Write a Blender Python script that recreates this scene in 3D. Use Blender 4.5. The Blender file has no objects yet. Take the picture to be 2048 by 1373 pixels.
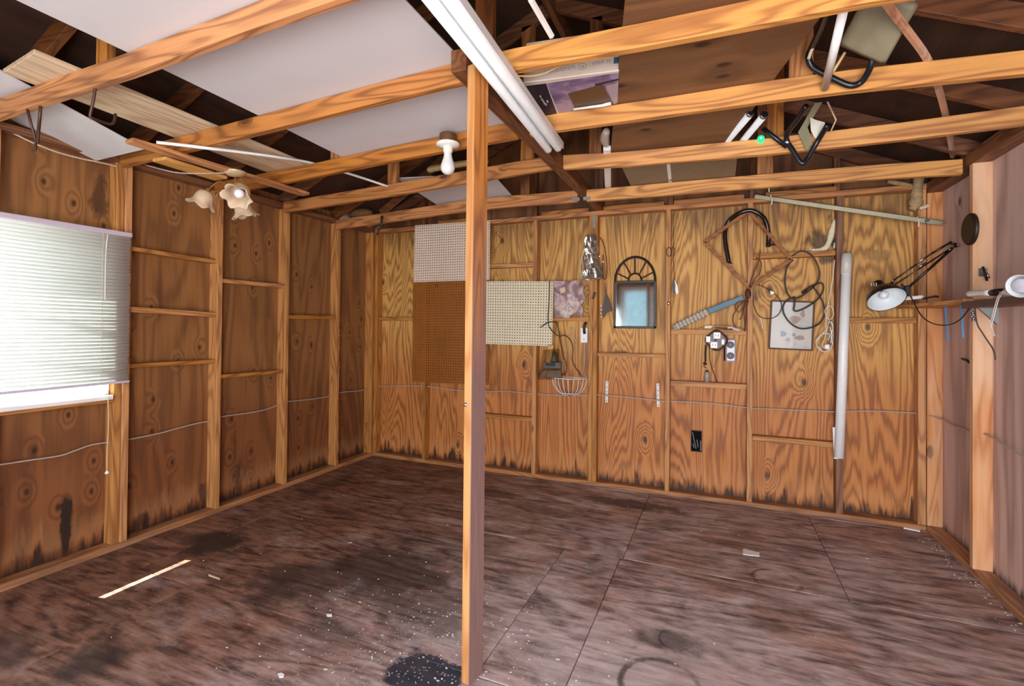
import bpy, bmesh, math, random
from mathutils import Vector, Matrix
random.seed(7)
SC = bpy.context.scene
COL = SC.collection
V = Vector

# ------------------------------------------------------------------ camera
F, YAW, ROLL, PITCH, CY, CH = 984.06, .397481, .00905, .009647, 644.86, 1.377
def basis():
    R = V((math.cos(YAW), math.sin(YAW), 0)); Fh = V((-math.sin(YAW), math.cos(YAW), 0)); U = V((0, 0, 1))
    fw = Fh*math.cos(PITCH) + U*math.sin(PITCH); up = -Fh*math.sin(PITCH) + U*math.cos(PITCH)
    c, s = math.cos(ROLL), math.sin(ROLL)
    return R*c + up*s, -R*s + up*c, fw
RX, UP, FW = basis()
cam_d = bpy.data.cameras.new('camera'); cam = bpy.data.objects.new('camera', cam_d); COL.objects.link(cam)
m = Matrix.Identity(4)
for i in range(3):
    m[i][0], m[i][1], m[i][2] = RX[i], UP[i], -FW[i]
m[2][3] = CH
cam.matrix_world = m
cam_d.sensor_width = 36; cam_d.sensor_fit = 'HORIZONTAL'; cam_d.lens = 36*F/2048
cam_d.shift_y = -(686.5 - CY)/2048; cam_d.clip_start = .02; cam_d.clip_end = 200
SC.camera = cam
def P(px, py, ax, v):
    """the point of the plane ax = v seen at photo pixel px, py"""
    d = RX*((px-1024)/F) + UP*((CY-py)/F) + FW
    i = 'xyz'.index(ax); o = V((0, 0, CH))
    return o + d*((v-o[i])/d[i])

# ------------------------------------------------------------------ world, sun, daylight
SC.view_settings.view_transform = 'Standard'; SC.view_settings.look = 'None'
SC.view_settings.gamma = 1; SC.view_settings.use_curve_mapping = False
SC.view_settings.exposure = 0.22
w = bpy.data.worlds.new('sky'); SC.world = w; w.use_nodes = True
wn = w.node_tree
bg = wn.nodes['Background']; bg.inputs['Color'].default_value = (.80, .90, 1.0, 1); bg.inputs['Strength'].default_value = 4.0
sd = bpy.data.lights.new('sun', 'SUN'); sd.energy = 34; sd.angle = .004; sd.color = (1, .95, .86)
so = bpy.data.objects.new('sun', sd); COL.objects.link(so)
SUN = V((.485, .13, -.965)).normalized()
so.rotation_euler = SUN.to_track_quat('-Z', 'Y').to_euler(); so.location = (-6, 1, 9)
def area(name, loc, d, sx, sy, power, color):
    l = bpy.data.lights.new(name, 'AREA'); l.shape = 'RECTANGLE'; l.size = sx; l.size_y = sy; l.energy = power; l.color = color
    o = bpy.data.objects.new(name, l); COL.objects.link(o); o.location = loc
    o.rotation_euler = V(d).to_track_quat('-Z', 'Z').to_euler(); return o
area('doorway_daylight', (.25, -1.24, 1.04), (0, 1, .08), 1.9, 1.95, 150, (.97, .97, 1))
area('right_wall_fill', (-2.17, -1.20, 1.38), (.35, 1, 0), .66, .66, 40, (.92, .96, 1))  # fill lamp added at the side window to lift the right wall
area('window_daylight', (-3.70, 1.2, 1.45), (1, 0, 0), 1.15, .9, 11, (.92, .97, 1))

# ------------------------------------------------------------------ node helpers
def lin(c):
    f = lambda u: (u/12.92 if u <= .04045 else ((u+.055)/1.055)**2.4)
    return tuple(f(x/255) for x in c) + (1,)
class G:
    def __init__(s, name):
        s.mat = bpy.data.materials.new(name); s.mat.use_nodes = True; s.t = s.mat.node_tree
        s.t.nodes.clear()
        s.out = s.t.nodes.new('ShaderNodeOutputMaterial')
    def put(s, sock, v):
        if isinstance(v, bpy.types.NodeSocket): s.t.links.new(v, sock)
        else:
            if sock.type == 'RGBA' and len(v) == 3: v = lin(v)
            sock.default_value = v
    def n(s, typ, ins=None, **props):
        nd = s.t.nodes.new('ShaderNode'+typ)
        for k, v in props.items(): setattr(nd, k, v)
        for k, v in (ins or {}).items(): s.put(nd.inputs[k], v)
        return nd
    def m(s, op, a, b=0.0, c=0.0, clamp=False):
        nd = s.n('Math', {0: a, 1: b, 2: c}, operation=op); nd.use_clamp = clamp; return nd.outputs[0]
    def mix(s, f, a, b, blend='MIX'):
        nd = s.n('Mix', data_type='RGBA', blend_type=blend)
        s.put(nd.inputs[0], f); s.put(nd.inputs[6], a); s.put(nd.inputs[7], b); return nd.outputs[2]
    def ramp(s, f, stops):
        nd = s.n('ValToRGB', {0: f}); e = nd.color_ramp.elements
        while len(e) < len(stops): e.new(.5)
        for el, (p, c) in zip(e, stops):
            el.position = p; el.color = lin(c) if len(c) == 3 else c
        return nd.outputs[0]
    def step(s, x, a, b):
        nd = s.n('MapRange', {0: x, 1: a, 2: b, 3: 0.0, 4: 1.0}); nd.interpolation_type = 'SMOOTHSTEP'; return nd.outputs[0]
    def noise(s, vec, scale, detail=2.0, rough=.5, dist=0.0):
        return s.n('TexNoise', {'Vector': vec, 'Scale': scale, 'Detail': detail, 'Roughness': rough, 'Distortion': dist}).outputs[0]
    def vmul(s, v, t): return s.n('VectorMath', {0: v, 1: t}, operation='MULTIPLY').outputs[0]
    def vadd(s, v, t): return s.n('VectorMath', {0: v, 1: t}, operation='ADD').outputs[0]
    def bsdf(s, **k):
        names = dict(color='Base Color', rough='Roughness', metal='Metallic', normal='Normal', trans='Transmission Weight', alpha='Alpha', spec='Specular IOR Level', emis='Emission Color', estr='Emission Strength')
        b = s.n('BsdfPrincipled'); 
        for a, v in k.items(): s.put(b.inputs[names[a]], v)
        s.t.links.new(b.outputs[0], s.out.inputs[0]); return b
    def bump(s, h, strength=.3, dist=.002):
        return s.n('Bump', {'Height': h, 'Strength': strength, 'Distance': dist}).outputs[0]

def obj_coord(g):
    tc = g.n('TexCoord').outputs['Object']; r = g.n('ObjectInfo').outputs['Random']
    off = g.n('CombineXYZ', {0: g.m('MULTIPLY', r, 37.0), 1: g.m('MULTIPLY', r, 91.0), 2: g.m('MULTIPLY', r, 57.0)}).outputs[0]
    return g.vadd(tc, off)

_cache = {}
def lumber(name, axis, light, dark, rough=.55, knots=.5, worn=None, ring=30.0, fade=None):
    key = name+axis
    if key in _cache: return _cache[key]
    g = G(key); v = obj_coord(g)
    ax = 'XYZ'.index(axis)
    s1 = [1.0]*3; s1[ax] = .10
    s2 = [1.0]*3; s2[ax] = .03
    s3 = [1.0]*3; s3[ax] = .45
    kv = g.vmul(v, tuple(s3))
    vor = g.n('TexVoronoi', {'Vector': kv, 'Scale': 5.0}, feature='F1')
    kn = g.m('MULTIPLY', g.m('SUBTRACT', 1.0, g.step(vor.outputs['Distance'], .05, .16)), g.m('GREATER_THAN', g.n('SeparateColor', {0: vor.outputs['Color']}).outputs[0], 1-knots*.6))
    n1 = g.noise(g.vmul(v, tuple(s1)), 9.0, 1.5, .45, .3)
    n1 = g.m('ADD', n1, g.m('MULTIPLY', kn, .12))
    rg = g.m('MULTIPLY_ADD', g.m('SINE', g.m('MULTIPLY', n1, ring*2)), .5, .5)
    rg = g.m('POWER', rg, 2.0)
    fib = g.noise(g.vmul(v, tuple(s2)), 170.0, 2.0)
    blo = g.noise(v, 2.6, 2.0)
    f = g.m('ADD', g.m('MULTIPLY', rg, .42), g.m('ADD', g.m('MULTIPLY', fib, .35), g.m('MULTIPLY', blo, .35)))
    col = g.ramp(f, [(.22, light), (.85, dark)])
    rnd = g.n('ObjectInfo').outputs['Random']
    hsv = g.n('HueSaturation', {'Color': col, 'Value': g.m('MULTIPLY_ADD', rnd, .28, .86), 'Saturation': g.m('MULTIPLY_ADD', rnd, -.15, 1.05)}).outputs[0]
    col = g.mix(g.m('MULTIPLY', kn, .8), hsv, (62, 30, 14))
    if worn:
        wm = g.step(g.noise(g.vmul(v, tuple(s1)), 6.0, 3.0, .6), .45, .68)
        col = g.mix(g.m('MULTIPLY', wm, .75), col, worn)
    if fade:
        z = g.n('SeparateXYZ', {0: g.n('NewGeometry').outputs['Position']}).outputs[2]
        fd = g.m('SUBTRACT', 1.0, g.step(g.m('ADD', z, g.m('MULTIPLY_ADD', n1, 1.0, -.5)), fade[1], fade[2]))
        col = g.mix(fd, col, g.mix(.45, fade[0], g.mix(g.m('MULTIPLY', fib, 1.6), fade[0], (70, 48, 44))))
    g.bsdf(color=col, rough=g.m('MULTIPLY_ADD', fib, .25, rough-.1), normal=g.bump(g.m('ADD', g.m('MULTIPLY', rg, .5), fib), .25, .0015))
    _cache[key] = g.mat; return g.mat

def plywood(name, light, mid, dark, axis='Z', low=None, lowz=(.7, 1.3), contour=26.0, scale=2.6, mould=0.0, knots=.3, rough=.5, wmask='Z', stretch=.2, lines=.8, streak=.0, top=None, patches=(), pax=0, nax=1, kscale=4.2):
    g = G(name); v = obj_coord(g)
    ax = 'XYZ'.index(axis)
    s1 = [1.0]*3; s1[ax] = stretch
    s2 = [1.0]*3; s2[ax] = .03
    s3 = [1.0]*3; s3[ax] = .6; s3[nax] = 0.0
    pos = g.n('NewGeometry').outputs['Position']; z = g.n('SeparateXYZ', {0: pos}).outputs[2]
    sx = g.n('SeparateXYZ', {0: g.vmul(v, tuple(s3))}).outputs
    o2 = [i for i in range(3) if i != nax]
    vor = g.n('TexVoronoi', feature='F1', voronoi_dimensions='2D')
    g.put(vor.inputs['Vector'], g.n('CombineXYZ', {0: sx[o2[0]], 1: sx[o2[1]]}).outputs[0]); vor.inputs['Scale'].default_value = kscale
    sel = g.m('GREATER_THAN', g.n('SeparateColor', {0: vor.outputs['Color']}).outputs[0], 1-knots)
    kn = g.m('MULTIPLY', g.m('SUBTRACT', 1.0, g.step(vor.outputs['Distance'], .035, .11)), sel)
    kwide = g.m('MULTIPLY', g.m('SUBTRACT', 1.0, g.step(vor.outputs['Distance'], .05, .42)), sel)
    n1 = g.m('ADD', g.noise(g.vmul(v, tuple(s1)), scale, 1.6, .45, .5), g.m('ADD', g.m('MULTIPLY', g.noise(g.vmul(v, tuple(s1)), scale*6, 2.0), .045), g.m('MULTIPLY', g.noise(g.vmul(v, tuple(s2)), 40.0, 2.0), .03)))
    n1 = g.m('ADD', n1, g.m('MULTIPLY', kwide, .10))
    sn = g.m('MULTIPLY_ADD', g.m('SINE', g.m('MULTIPLY', n1, contour*3.2)), .5, .5)
    band = g.m('POWER', sn, 1.6)
    fib = g.noise(g.vmul(v, tuple(s2)), 110.0, 2.5, .6)
    blo = g.noise(g.vmul(v, tuple(s1)), 4.0, 2.0)
    f = g.m('ADD', g.m('MULTIPLY', band, .48), g.m('ADD', g.m('MULTIPLY', fib, .42), g.m('MULTIPLY', blo, .30)))
    col = g.ramp(f, [(.18, light), (.55, mid), (.98, dark)])
    col = g.mix(1-lines, col, mid)
    if low:
        lf = g.m('SUBTRACT', 1.0, g.step(g.m('ADD', z, g.m('MULTIPLY_ADD', blo, .8, -.4)), *lowz))
        col = g.mix(g.m('MULTIPLY', lf, .8), col, g.mix(1.0, col, low, 'MULTIPLY'))
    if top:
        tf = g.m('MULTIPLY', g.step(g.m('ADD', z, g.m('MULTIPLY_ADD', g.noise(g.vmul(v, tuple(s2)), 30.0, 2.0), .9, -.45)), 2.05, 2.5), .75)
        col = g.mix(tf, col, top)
    if streak:
        sm = g.step(g.noise(g.vmul(v, (1, 1, .10)), 9.0, 2.5, .55), .60, .74)
        col = g.mix(g.m('MULTIPLY', sm, streak), col, (48, 26, 16))
    col = g.mix(g.m('MULTIPLY', kn, .85), col, (45, 24, 14))
    if mould:
        edge = g.noise(g.vmul(pos, (1, 1, .12)), 24.0, 3.0, .65)
        mm = g.m('SUBTRACT', 1.0, g.step(g.m('SUBTRACT', z, g.m('MULTIPLY', g.m('POWER', edge, 4.0), mould*3.0)), -.005, .075))
        col = g.mix(g.m('MULTIPLY', mm, .92), col, (34, 22, 17))
        halo = g.m('MULTIPLY', g.step(g.m('SUBTRACT', z, g.m('MULTIPLY', g.m('POWER', edge, 4.0), mould*3.0)), .05, .10), g.m('SUBTRACT', 1.0, g.step(g.m('SUBTRACT', z, g.m('MULTIPLY', g.m('POWER', edge, 4.0), mould*3.0)), .10, .24)))
        col = g.mix(g.m('MULTIPLY', halo, .16), col, (222, 172, 120))
    if patches:
        wob = g.noise(g.vmul(pos, (1, 1, .5)), 16.0, 3.0, .65); tot = None
        for (px_, pz_, rx, rz, k) in patches:
            ctr = [0.0, 0.0, -pz_]; ctr[pax] = -px_; sc_ = [0.0, 0.0, 1/rz]; sc_[pax] = 1/rx
            L = g.n('VectorMath', {0: g.vmul(g.vadd(pos, tuple(ctr)), tuple(sc_))}, operation='LENGTH').outputs['Value']
            q_ = g.m('MULTIPLY', g.m('SUBTRACT', 1.0, g.step(g.m('ADD', L, g.m('MULTIPLY_ADD', wob, 2.0, -1.0)), .5, 1.1)), k)
            tot = q_ if tot is None else g.m('MAXIMUM', tot, q_)
        col = g.mix(tot, col, (36, 22, 18))
    g.bsdf(color=col, rough=g.m('MULTIPLY_ADD', fib, .2, rough), normal=g.bump(g.m('ADD', band, fib), .22, .0012))
    return g.mat

def plain(name, c, rough=.5, metal=0.0, var=.0, bump=0.0, scale=20.0, **k):
    if name in _cache: return _cache[name]
    g = G(name); col = c
    n = g.noise(g.n('TexCoord').outputs['Object'], scale, 3.0)
    d = tuple(x*(1-var) for x in c)
    col = g.mix(n, c, d) if var else g.mix(n, c, tuple(x*.94 for x in c))
    kk = dict(k)
    if bump: kk['normal'] = g.bump(n, bump, .004)
    g.bsdf(color=col, rough=rough, metal=metal, **kk)
    _cache[name] = g.mat; return g.mat

# lumber colours
PINE = lambda a: lumber('pine', a, (216, 150, 62), (152, 90, 34), knots=.5)
PINEL = lambda a: lumber('pine_dark', a, (198, 128, 60), (128, 74, 32), knots=.4)
STUD = lambda a: lumber('stud_wood', a, (202, 140, 72), (144, 90, 42), knots=.6)
STUDR = lambda a: lumber('stud_pale', a, (232, 168, 112), (190, 118, 66), knots=.6, worn=(226, 190, 158))
RAFT = lambda a: lumber('rafter_wood', a, (136, 82, 44), (88, 48, 24), knots=.3)
POSTF = lambda a: lumber('post_fresh', a, (204, 150, 94), (168, 112, 62), knots=.3)
POSTG = lambda a: lumber('post_grey', a, (204, 136, 70), (142, 86, 42), knots=.3, fade=((142, 112, 106), 1.2, 2.15))
BEAM = lambda a: lumber('beam_wood', a, (140, 88, 54), (90, 52, 30), knots=.2)
SILL = lambda a: lumber('sill_wood', a, (196, 138, 88), (142, 92, 56), knots=.3, worn=(120, 92, 78))
PALE = lambda a: lumber('pale_board', a, (232, 208, 178), (196, 166, 134), knots=.15)
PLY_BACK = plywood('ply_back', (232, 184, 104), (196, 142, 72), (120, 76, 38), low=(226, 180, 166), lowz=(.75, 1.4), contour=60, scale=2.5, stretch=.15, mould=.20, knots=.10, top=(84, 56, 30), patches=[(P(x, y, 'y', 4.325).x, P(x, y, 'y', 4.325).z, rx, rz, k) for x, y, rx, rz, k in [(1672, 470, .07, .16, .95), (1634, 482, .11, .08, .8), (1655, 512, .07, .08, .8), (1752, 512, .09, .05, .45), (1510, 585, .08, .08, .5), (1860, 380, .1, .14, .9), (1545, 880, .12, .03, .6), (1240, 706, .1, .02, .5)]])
PLY_LEFT = plywood('ply_left', (170, 116, 66), (140, 94, 52), (86, 54, 30), contour=30, scale=2.0, stretch=.13, mould=.18, knots=.38, streak=.45, lines=.55, low=(215, 190, 190), lowz=(.5, 1.2), kscale=6.5, nax=0, pax=1, patches=[(P(x, y, 'x', -3.451).y, P(x, y, 'x', -3.451).z, rx, rz, k) for x, y, rx, rz, k in [(132, 1055, .035, .22, .95), (200, 395, .05, .14, .7), (240, 1040, .05, .1, .6), (405, 1000, .04, .14, .7), (475, 960, .03, .16, .5), (285, 1040, .06, .05, .7), (520, 600, .12, .25, .2)]])
PLY_RIGHT = plywood('ply_right', (228, 202, 194), (206, 174, 164), (158, 126, 116), contour=13, scale=4.0, mould=.1, knots=.04, stretch=.07, rough=.6, nax=0)
PLY_ROOF = plywood('ply_roof', (78, 48, 30), (60, 36, 22), (38, 22, 14), axis='Y', nax=2, contour=10, scale=2.0, knots=.2, rough=.7)
PLY_ATTIC = plywood('ply_attic', (142, 100, 64), (116, 80, 50), (78, 50, 30), axis='X', nax=2, contour=9, scale=2.6, knots=.45, rough=.6, lines=.6)
WHITE = plain('white_sheet', (208, 204, 208), .55, var=.04, scale=3)
BLACK = plain('black_plastic', (22, 21, 24), .35)
BLACKT = plain('black_tube', (24, 26, 32), .3)
STEEL = plain('steel', (190, 190, 194), .3, 1.0, var=.2)
GALV = plain('galvanised', (170, 172, 172), .45, .7, var=.3)
PVC = plain('white_pvc', (246, 246, 246), .35, var=.05)
CABLE = plain('grey_cable', (184, 172, 164), .5)

# ------------------------------------------------------------------ mesh helpers
def ortho(d):
    d = d.normalized(); a = V((0, 0, 1)) if abs(d.z) < .9 else V((1, 0, 0))
    u = d.cross(a).normalized(); return u, u.cross(d).normalized()
def smooth_path(pts, k=6, closed=False):
    pts = [V(p) for p in pts]
    if len(pts) < 3 and not closed: return pts
    n = len(pts); out = []
    rng = range(n) if closed else range(n-1)
    g = (lambda i: pts[i % n]) if closed else (lambda i: pts[min(max(i, 0), n-1)])
    for i in rng:
        a, b, c, d = g(i-1), g(i), g(i+1), g(i+2)
        for j in range(k):
            t = j/k
            out.append(.5*((2*b)+(c-a)*t+(2*a-5*b+4*c-d)*t*t+(-a+3*b-3*c+d)*t**3))
    if not closed: out.append(pts[-1])
    return out
class B:
    def __init__(s): s.v = []; s.f = []; s.mi = []
    def add(s, vs, fs, mi=0):
        o = len(s.v); s.v += [V(v) for v in vs]
        for f in fs: s.f.append([i+o for i in f]); s.mi.append(mi)
        return s
    def hexa(s, c, mi=0):   # 8 corners: bottom loop of 4, top loop of 4
        return s.add(c, [(3, 2, 1, 0), (4, 5, 6, 7), (0, 1, 5, 4), (1, 2, 6, 5), (2, 3, 7, 6), (3, 0, 4, 7)], mi)
    def box(s, x0, x1, y0, y1, z0, z1, mi=0):
        return s.hexa([(x0, y0, z0), (x1, y0, z0), (x1, y1, z0), (x0, y1, z0), (x0, y0, z1), (x1, y0, z1), (x1, y1, z1), (x0, y1, z1)], mi)
    def bar(s, p, q, wd, ht, up=(0, 0, 1), mi=0):
        p, q = V(p), V(q); d = (q-p).normalized(); up = V(up); side = d.cross(up).normalized()*(wd/2); u = side.cross(d).normalized()*(ht/2)
        return s.hexa([p-side-u, p+side-u, q+side-u, q-side-u, p-side+u, p+side+u, q+side+u, q-side+u], mi)
    def prism(s, pts, off, mi=0):
        pts = [V(p) for p in pts]; off = V(off); n = len(pts)
        nrm = V((0, 0, 0))
        for i in range(n): nrm += pts[i].cross(pts[(i+1) % n])
        if nrm.dot(off) > 0: pts = pts[::-1]
        return s.add(pts+[p+off for p in pts], [list(range(n)), list(range(2*n-1, n-1, -1))]+[(i, i+n, (i+1) % n+n, (i+1) % n) for i in range(n)], mi)
    def tube(s, pts, r, n=8, closed=False, k=1, mi=0, cap=True):
        pts = smooth_path(pts, k, closed) if k > 1 else [V(p) for p in pts]
        m_ = len(pts); u = None; vs = []; fs = []
        for i, p in enumerate(pts):
            a = pts[i-1] if (i or closed) else p; b = pts[(i+1) % m_] if (i < m_-1 or closed) else p
            t = (b-a)
            t = t.normalized() if t.length > 1e-9 else V((0, 0, 1))
            if u is None: u = ortho(t)[0]
            u = (u - t*u.dot(t)); u = u.normalized() if u.length > 1e-6 else ortho(t)[0]
            w_ = t.cross(u)
            rr = r(i/(m_-1)) if callable(r) else r
            for j in range(n):
                th = 2*math.pi*j/n; vs.append(p+u*math.cos(th)*rr+w_*math.sin(th)*rr)
        for i in range(m_ if closed else m_-1):
            i2 = (i+1) % m_
            for j in range(n):
                fs.append((i*n+j, i*n+(j+1) % n, i2*n+(j+1) % n, i2*n+j))
        if cap and not closed: fs += [list(range(n))[::-1], list(range((m_-1)*n, m_*n))]
        return s.add(vs, fs, mi)
    def lathe(s, c, ax, prof, n=24, mi=0, rmod=None, a0=0, a1=2*math.pi):
        c = V(c); ax = V(ax).normalized(); u, w_ = ortho(ax); full = abs(a1-a0-2*math.pi) < 1e-6
        k = n if full else n+1; vs = []; fs = []
        for (r, t) in prof:
            for j in range(k):
                th = a0+(a1-a0)*j/n; rr = r; tt = t
                if rmod: rr, tt = rmod(r, t, th)
                vs.append(c+ax*tt+(u*math.cos(th)+w_*math.sin(th))*rr)
        for i in range(len(prof)-1):
            for j in range(n):
                j2 = (j+1) % k
                fs.append((i*k+j, i*k+j2, (i+1)*k+j2, (i+1)*k+j))
        return s.add(vs, fs, mi)
    def ball(s, c, r, n=10, sc=(1, 1, 1), mi=0):
        c = V(c); vs = []; fs = []; h = n//2
        for i in range(h+1):
            a = math.pi*i/h
            for j in range(n):
                th = 2*math.pi*j/n
                vs.append(c+V((r*sc[0]*math.sin(a)*math.cos(th), r*sc[1]*math.sin(a)*math.sin(th), r*sc[2]*math.cos(a))))
        for i in range(h):
            for j in range(n): fs.append((i*n+j, (i+1)*n+j, (i+1)*n+(j+1) % n, i*n+(j+1) % n))
        return s.add(vs, fs, mi)
    def build(s, name, mats, parent=None, smooth=False, bevel=0.0, origin=None, solid=0.0):
        lo = V([min(v[i] for v in s.v) for i in range(3)]); hi = V([max(v[i] for v in s.v) for i in range(3)])
        o0 = V(origin) if origin is not None else (lo+hi)/2
        me = bpy.data.meshes.new(name); me.from_pydata([v-o0 for v in s.v], [], s.f); me.update()
        for mm in (mats if isinstance(mats, (list, tuple)) else [mats]): me.materials.append(mm)
        for p, mi in zip(me.polygons, s.mi): p.material_index = mi; p.use_smooth = smooth
        bm = bmesh.new(); bm.from_mesh(me); bmesh.ops.remove_doubles(bm, verts=bm.verts, dist=1e-6); bmesh.ops.recalc_face_normals(bm, faces=bm.faces); bm.to_mesh(me); bm.free()
        ob = bpy.data.objects.new(name, me); COL.objects.link(ob)
        ob.location = o0 - (WORLD[parent.name] if parent else V((0, 0, 0)))
        WORLD[ob.name] = o0
        if parent: ob.parent = parent
        if bevel:
            b = ob.modifiers.new('bevel', 'BEVEL'); b.width = bevel; b.segments = 1; b.limit_method = 'ANGLE'; b.angle_limit = .8
        if solid:
            b = ob.modifiers.new('solid', 'SOLIDIFY'); b.thickness = solid
        if smooth and not bevel:
            try:
                with bpy.context.temp_override(object=ob): pass
            except Exception: pass
        return ob
WORLD = {}
def empty(name, loc):
    o = bpy.data.objects.new(name, None); COL.objects.link(o); o.location = loc; o.empty_display_size = .05; WORLD[o.name] = V(loc); return o
def tag(o, label, cat, group=None):
    o['label'] = label; o['category'] = cat
    if group: o['group'] = group
    return o
def thing(name, loc, label, cat, group=None): return tag(empty(name, loc), label, cat, group)
def struct(o): o['kind'] = 'structure'; return o

# ------------------------------------------------------------------ room
XL, XLP, YB, YBP, XR, XRP, YF = -3.362, -3.451, 4.236, 4.325, 1.324, 1.413, -1.2
HT = 2.36; XM = (XL+XR)/2
def rafz(x): return 2.42 + .45*((x-XL) if x < XM else (XR-x))     # underside of the rafters
def deckz(x): return rafz(x) + .098

# floor: plywood sheets with open joints
def floor_mat():
    g = G('floor_ply'); tc = g.n('TexCoord').outputs['Object']; pos = g.n('NewGeometry').outputs['Position']
    v = g.vadd(tc, g.n('CombineXYZ', {0: g.m('MULTIPLY', g.n('ObjectInfo').outputs['Random'], 37.0), 1: 3.0, 2: 0.0}).outputs[0])
    gx = g.vmul(v, (.22, 1, 1))
    n1 = g.noise(gx, 3.2, 2.0, .5, .5)
    band = g.m('POWER', g.m('MULTIPLY_ADD', g.m('SINE', g.m('MULTIPLY', n1, 60.0)), .5, .5), 1.5)
    fib = g.noise(g.vmul(v, (.06, 1, 1)), 60.0, 3.0, .6)
    big = g.noise(pos, 1.3, 4.0, .6); mid = g.noise(pos, 5.0, 4.0, .65)
    x = g.n('SeparateXYZ', {0: pos}).outputs[0]
    fine = g.noise(g.vmul(v, (.35, 1, 1)), 22.0, 5.0, .72)
    wav = g.noise(g.vmul(v, (.5, 1, 1)), 7.0, 4.0, .65, 1.2)
    f_ = g.m('ADD', g.m('MULTIPLY', fib, .30), g.m('ADD', g.m('MULTIPLY', band, .10), g.m('ADD', g.m('MULTIPLY', fine, .45), g.m('MULTIPLY', wav, .30))))
    base = g.ramp(f_, [(.38, (220, 206, 206)), (.54, (176, 156, 154)), (.70, (92, 76, 76))])
    # tan where the grey has worn away
    tan = g.step(g.noise(pos, 2.2, 4.0, .65), .42, .62)
    base = g.mix(g.m('MULTIPLY', tan, .75), base, g.mix(1.0, base, (244, 216, 200), 'MULTIPLY'))
    # soaked-in grime in irregular blotches
    gr = g.step(g.noise(g.vmul(pos, (.75, 1, 1)), 3.2, 6.0, .72, .6), .50, .70)
    base = g.mix(g.m('MULTIPLY', gr, g.m('MULTIPLY_ADD', g.step(x, -1.4, .2), -.36, .54)), base, (70, 56, 56))
    # thin dark scratches along the grain
    sr = g.step(g.noise(g.vmul(v, (.16, 1, 1)), 34.0, 3.0, .6), .60, .70)
    base = g.mix(g.m('MULTIPLY', sr, .55), base, (74, 58, 56))
    # doorway's pool of light, painted into the floor as a pale patch
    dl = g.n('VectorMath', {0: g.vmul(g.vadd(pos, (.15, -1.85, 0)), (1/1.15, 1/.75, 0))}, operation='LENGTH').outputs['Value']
    lit_pool = g.m('SUBTRACT', 1.0, g.step(g.m('ADD', dl, g.m('MULTIPLY_ADD', wav, 2.2, -1.1)), .3, 1.2))
    base = g.mix(g.m('MULTIPLY', lit_pool, .34), base, (226, 212, 214))
    lf = g.m('SUBTRACT', 1.0, g.step(g.m('ADD', x, g.m('MULTIPLY_ADD', big, 1.6, -.8)), -2.5, -.7))  # left side browned, painting in the falloff of the doorway light
    col = g.mix(g.m('MULTIPLY', lf, .85), base, g.mix(1.0, base, (180, 136, 100), 'MULTIPLY'))
    # scuffed pale areas
    sc = g.step(g.noise(g.vmul(pos, (.6, 1, 1)), 4.0, 5.0, .7), .52, .72)
    col = g.mix(g.m('MULTIPLY', sc, .30), col, (204, 188, 190))
    # dark stains, each where it is on the floor
    wob = g.noise(pos, 6.0, 4.0, .7)
    tot = None
    for (sx, sy, rx, ry, k) in [(-1.67, 3.72, .28, .10, .5), (-.62, 3.93, .42, .12, .8), (-1.70, 2.30, .50, .34, .72), (-2.05, 2.02, .30, .28, .65), (-1.35, 2.10, .34, .22, .5), (-1.55, 2.75, .5, .2, .35),
                                (-2.93, 2.14, .24, .20, .9), (-.19, 2.28, .16, .10, .7), (-2.35, 1.2, .14, .16, .8), (-2.6, 3.7, .25, .06, .6), (-3.1, 3.3, .12, .4, .45), (-2.85, 1.05, .3, .2, .55), (-1.15, 2.0, .10, .14, .5),
                                (-2.15, 3.62, .30, .05, .5), (-1.3, 3.55, .3, .08, .45), (-.45, 3.35, .12, .07, .5), (.55, 3.55, .2, .06, .35), (.2, 2.6, .1, .08, .4), (-1.55, 1.72, .2, .1, .4)]:
        d = g.vmul(g.vadd(pos, (-sx, -sy, 0)), (1/rx, 1/ry, 0))
        L = g.n('VectorMath', {0: d}, operation='LENGTH').outputs['Value']
        s = g.m('MULTIPLY', g.m('SUBTRACT', 1.0, g.step(g.m('ADD', L, g.m('MULTIPLY_ADD', wob, 1.8, -.9)), .45, 1.15)), k)
        tot = s if tot is None else g.m('MAXIMUM', tot, s)
    col = g.mix(tot, col, (42, 35, 34))
    # scattered dark flecks
    fl = g.step(g.noise(g.vmul(pos, (.5, 1, 1)), 14.0, 3.0, .6), .66, .76)
    col = g.mix(g.m('MULTIPLY', fl, .5), col, (58, 42, 38))
    # ring marks left by cans
    for (sx, sy, r) in [(.30, 3.07, .12), (-.20, 1.99, .15), (-.17, 2.30, .07)]:
        L = g.n('VectorMath', {0: g.vmul(g.vadd(pos, (-sx, -sy, 0)), (1/r, 1/r, 0))}, operation='LENGTH').outputs['Value']
        L = g.m('ADD', L, g.m('MULTIPLY_ADD', wob, .3, -.15))
        rr = g.m('SUBTRACT', 1.0, g.step(g.m('ABSOLUTE', g.m('SUBTRACT', L, 1.0)), .03, .13))
        col = g.mix(g.m('MULTIPLY', rr, g.m('MULTIPLY', g.step(mid, .35, .6), .8)), col, (46, 40, 42))
    # tar patch with white paint spatter beside the post
    d = g.n('VectorMath', {0: g.vmul(g.vadd(pos, (1.06, -1.68, 0)), (1/.19, 1/.13, 0))}, operation='LENGTH').outputs['Value']
    tar = g.m('SUBTRACT', 1.0, g.step(g.m('ADD', d, g.m('MULTIPLY_ADD', wob, 1.6, -.8)), .8, 1.0))
    col = g.mix(g.m('MULTIPLY', tar, .93), col, (34, 44, 60))
    d2 = g.n('VectorMath', {0: g.vmul(g.vadd(pos, (1.0, -1.75, 0)), (1/.8, 1/.55, 0))}, operation='LENGTH').outputs['Value']
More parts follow.
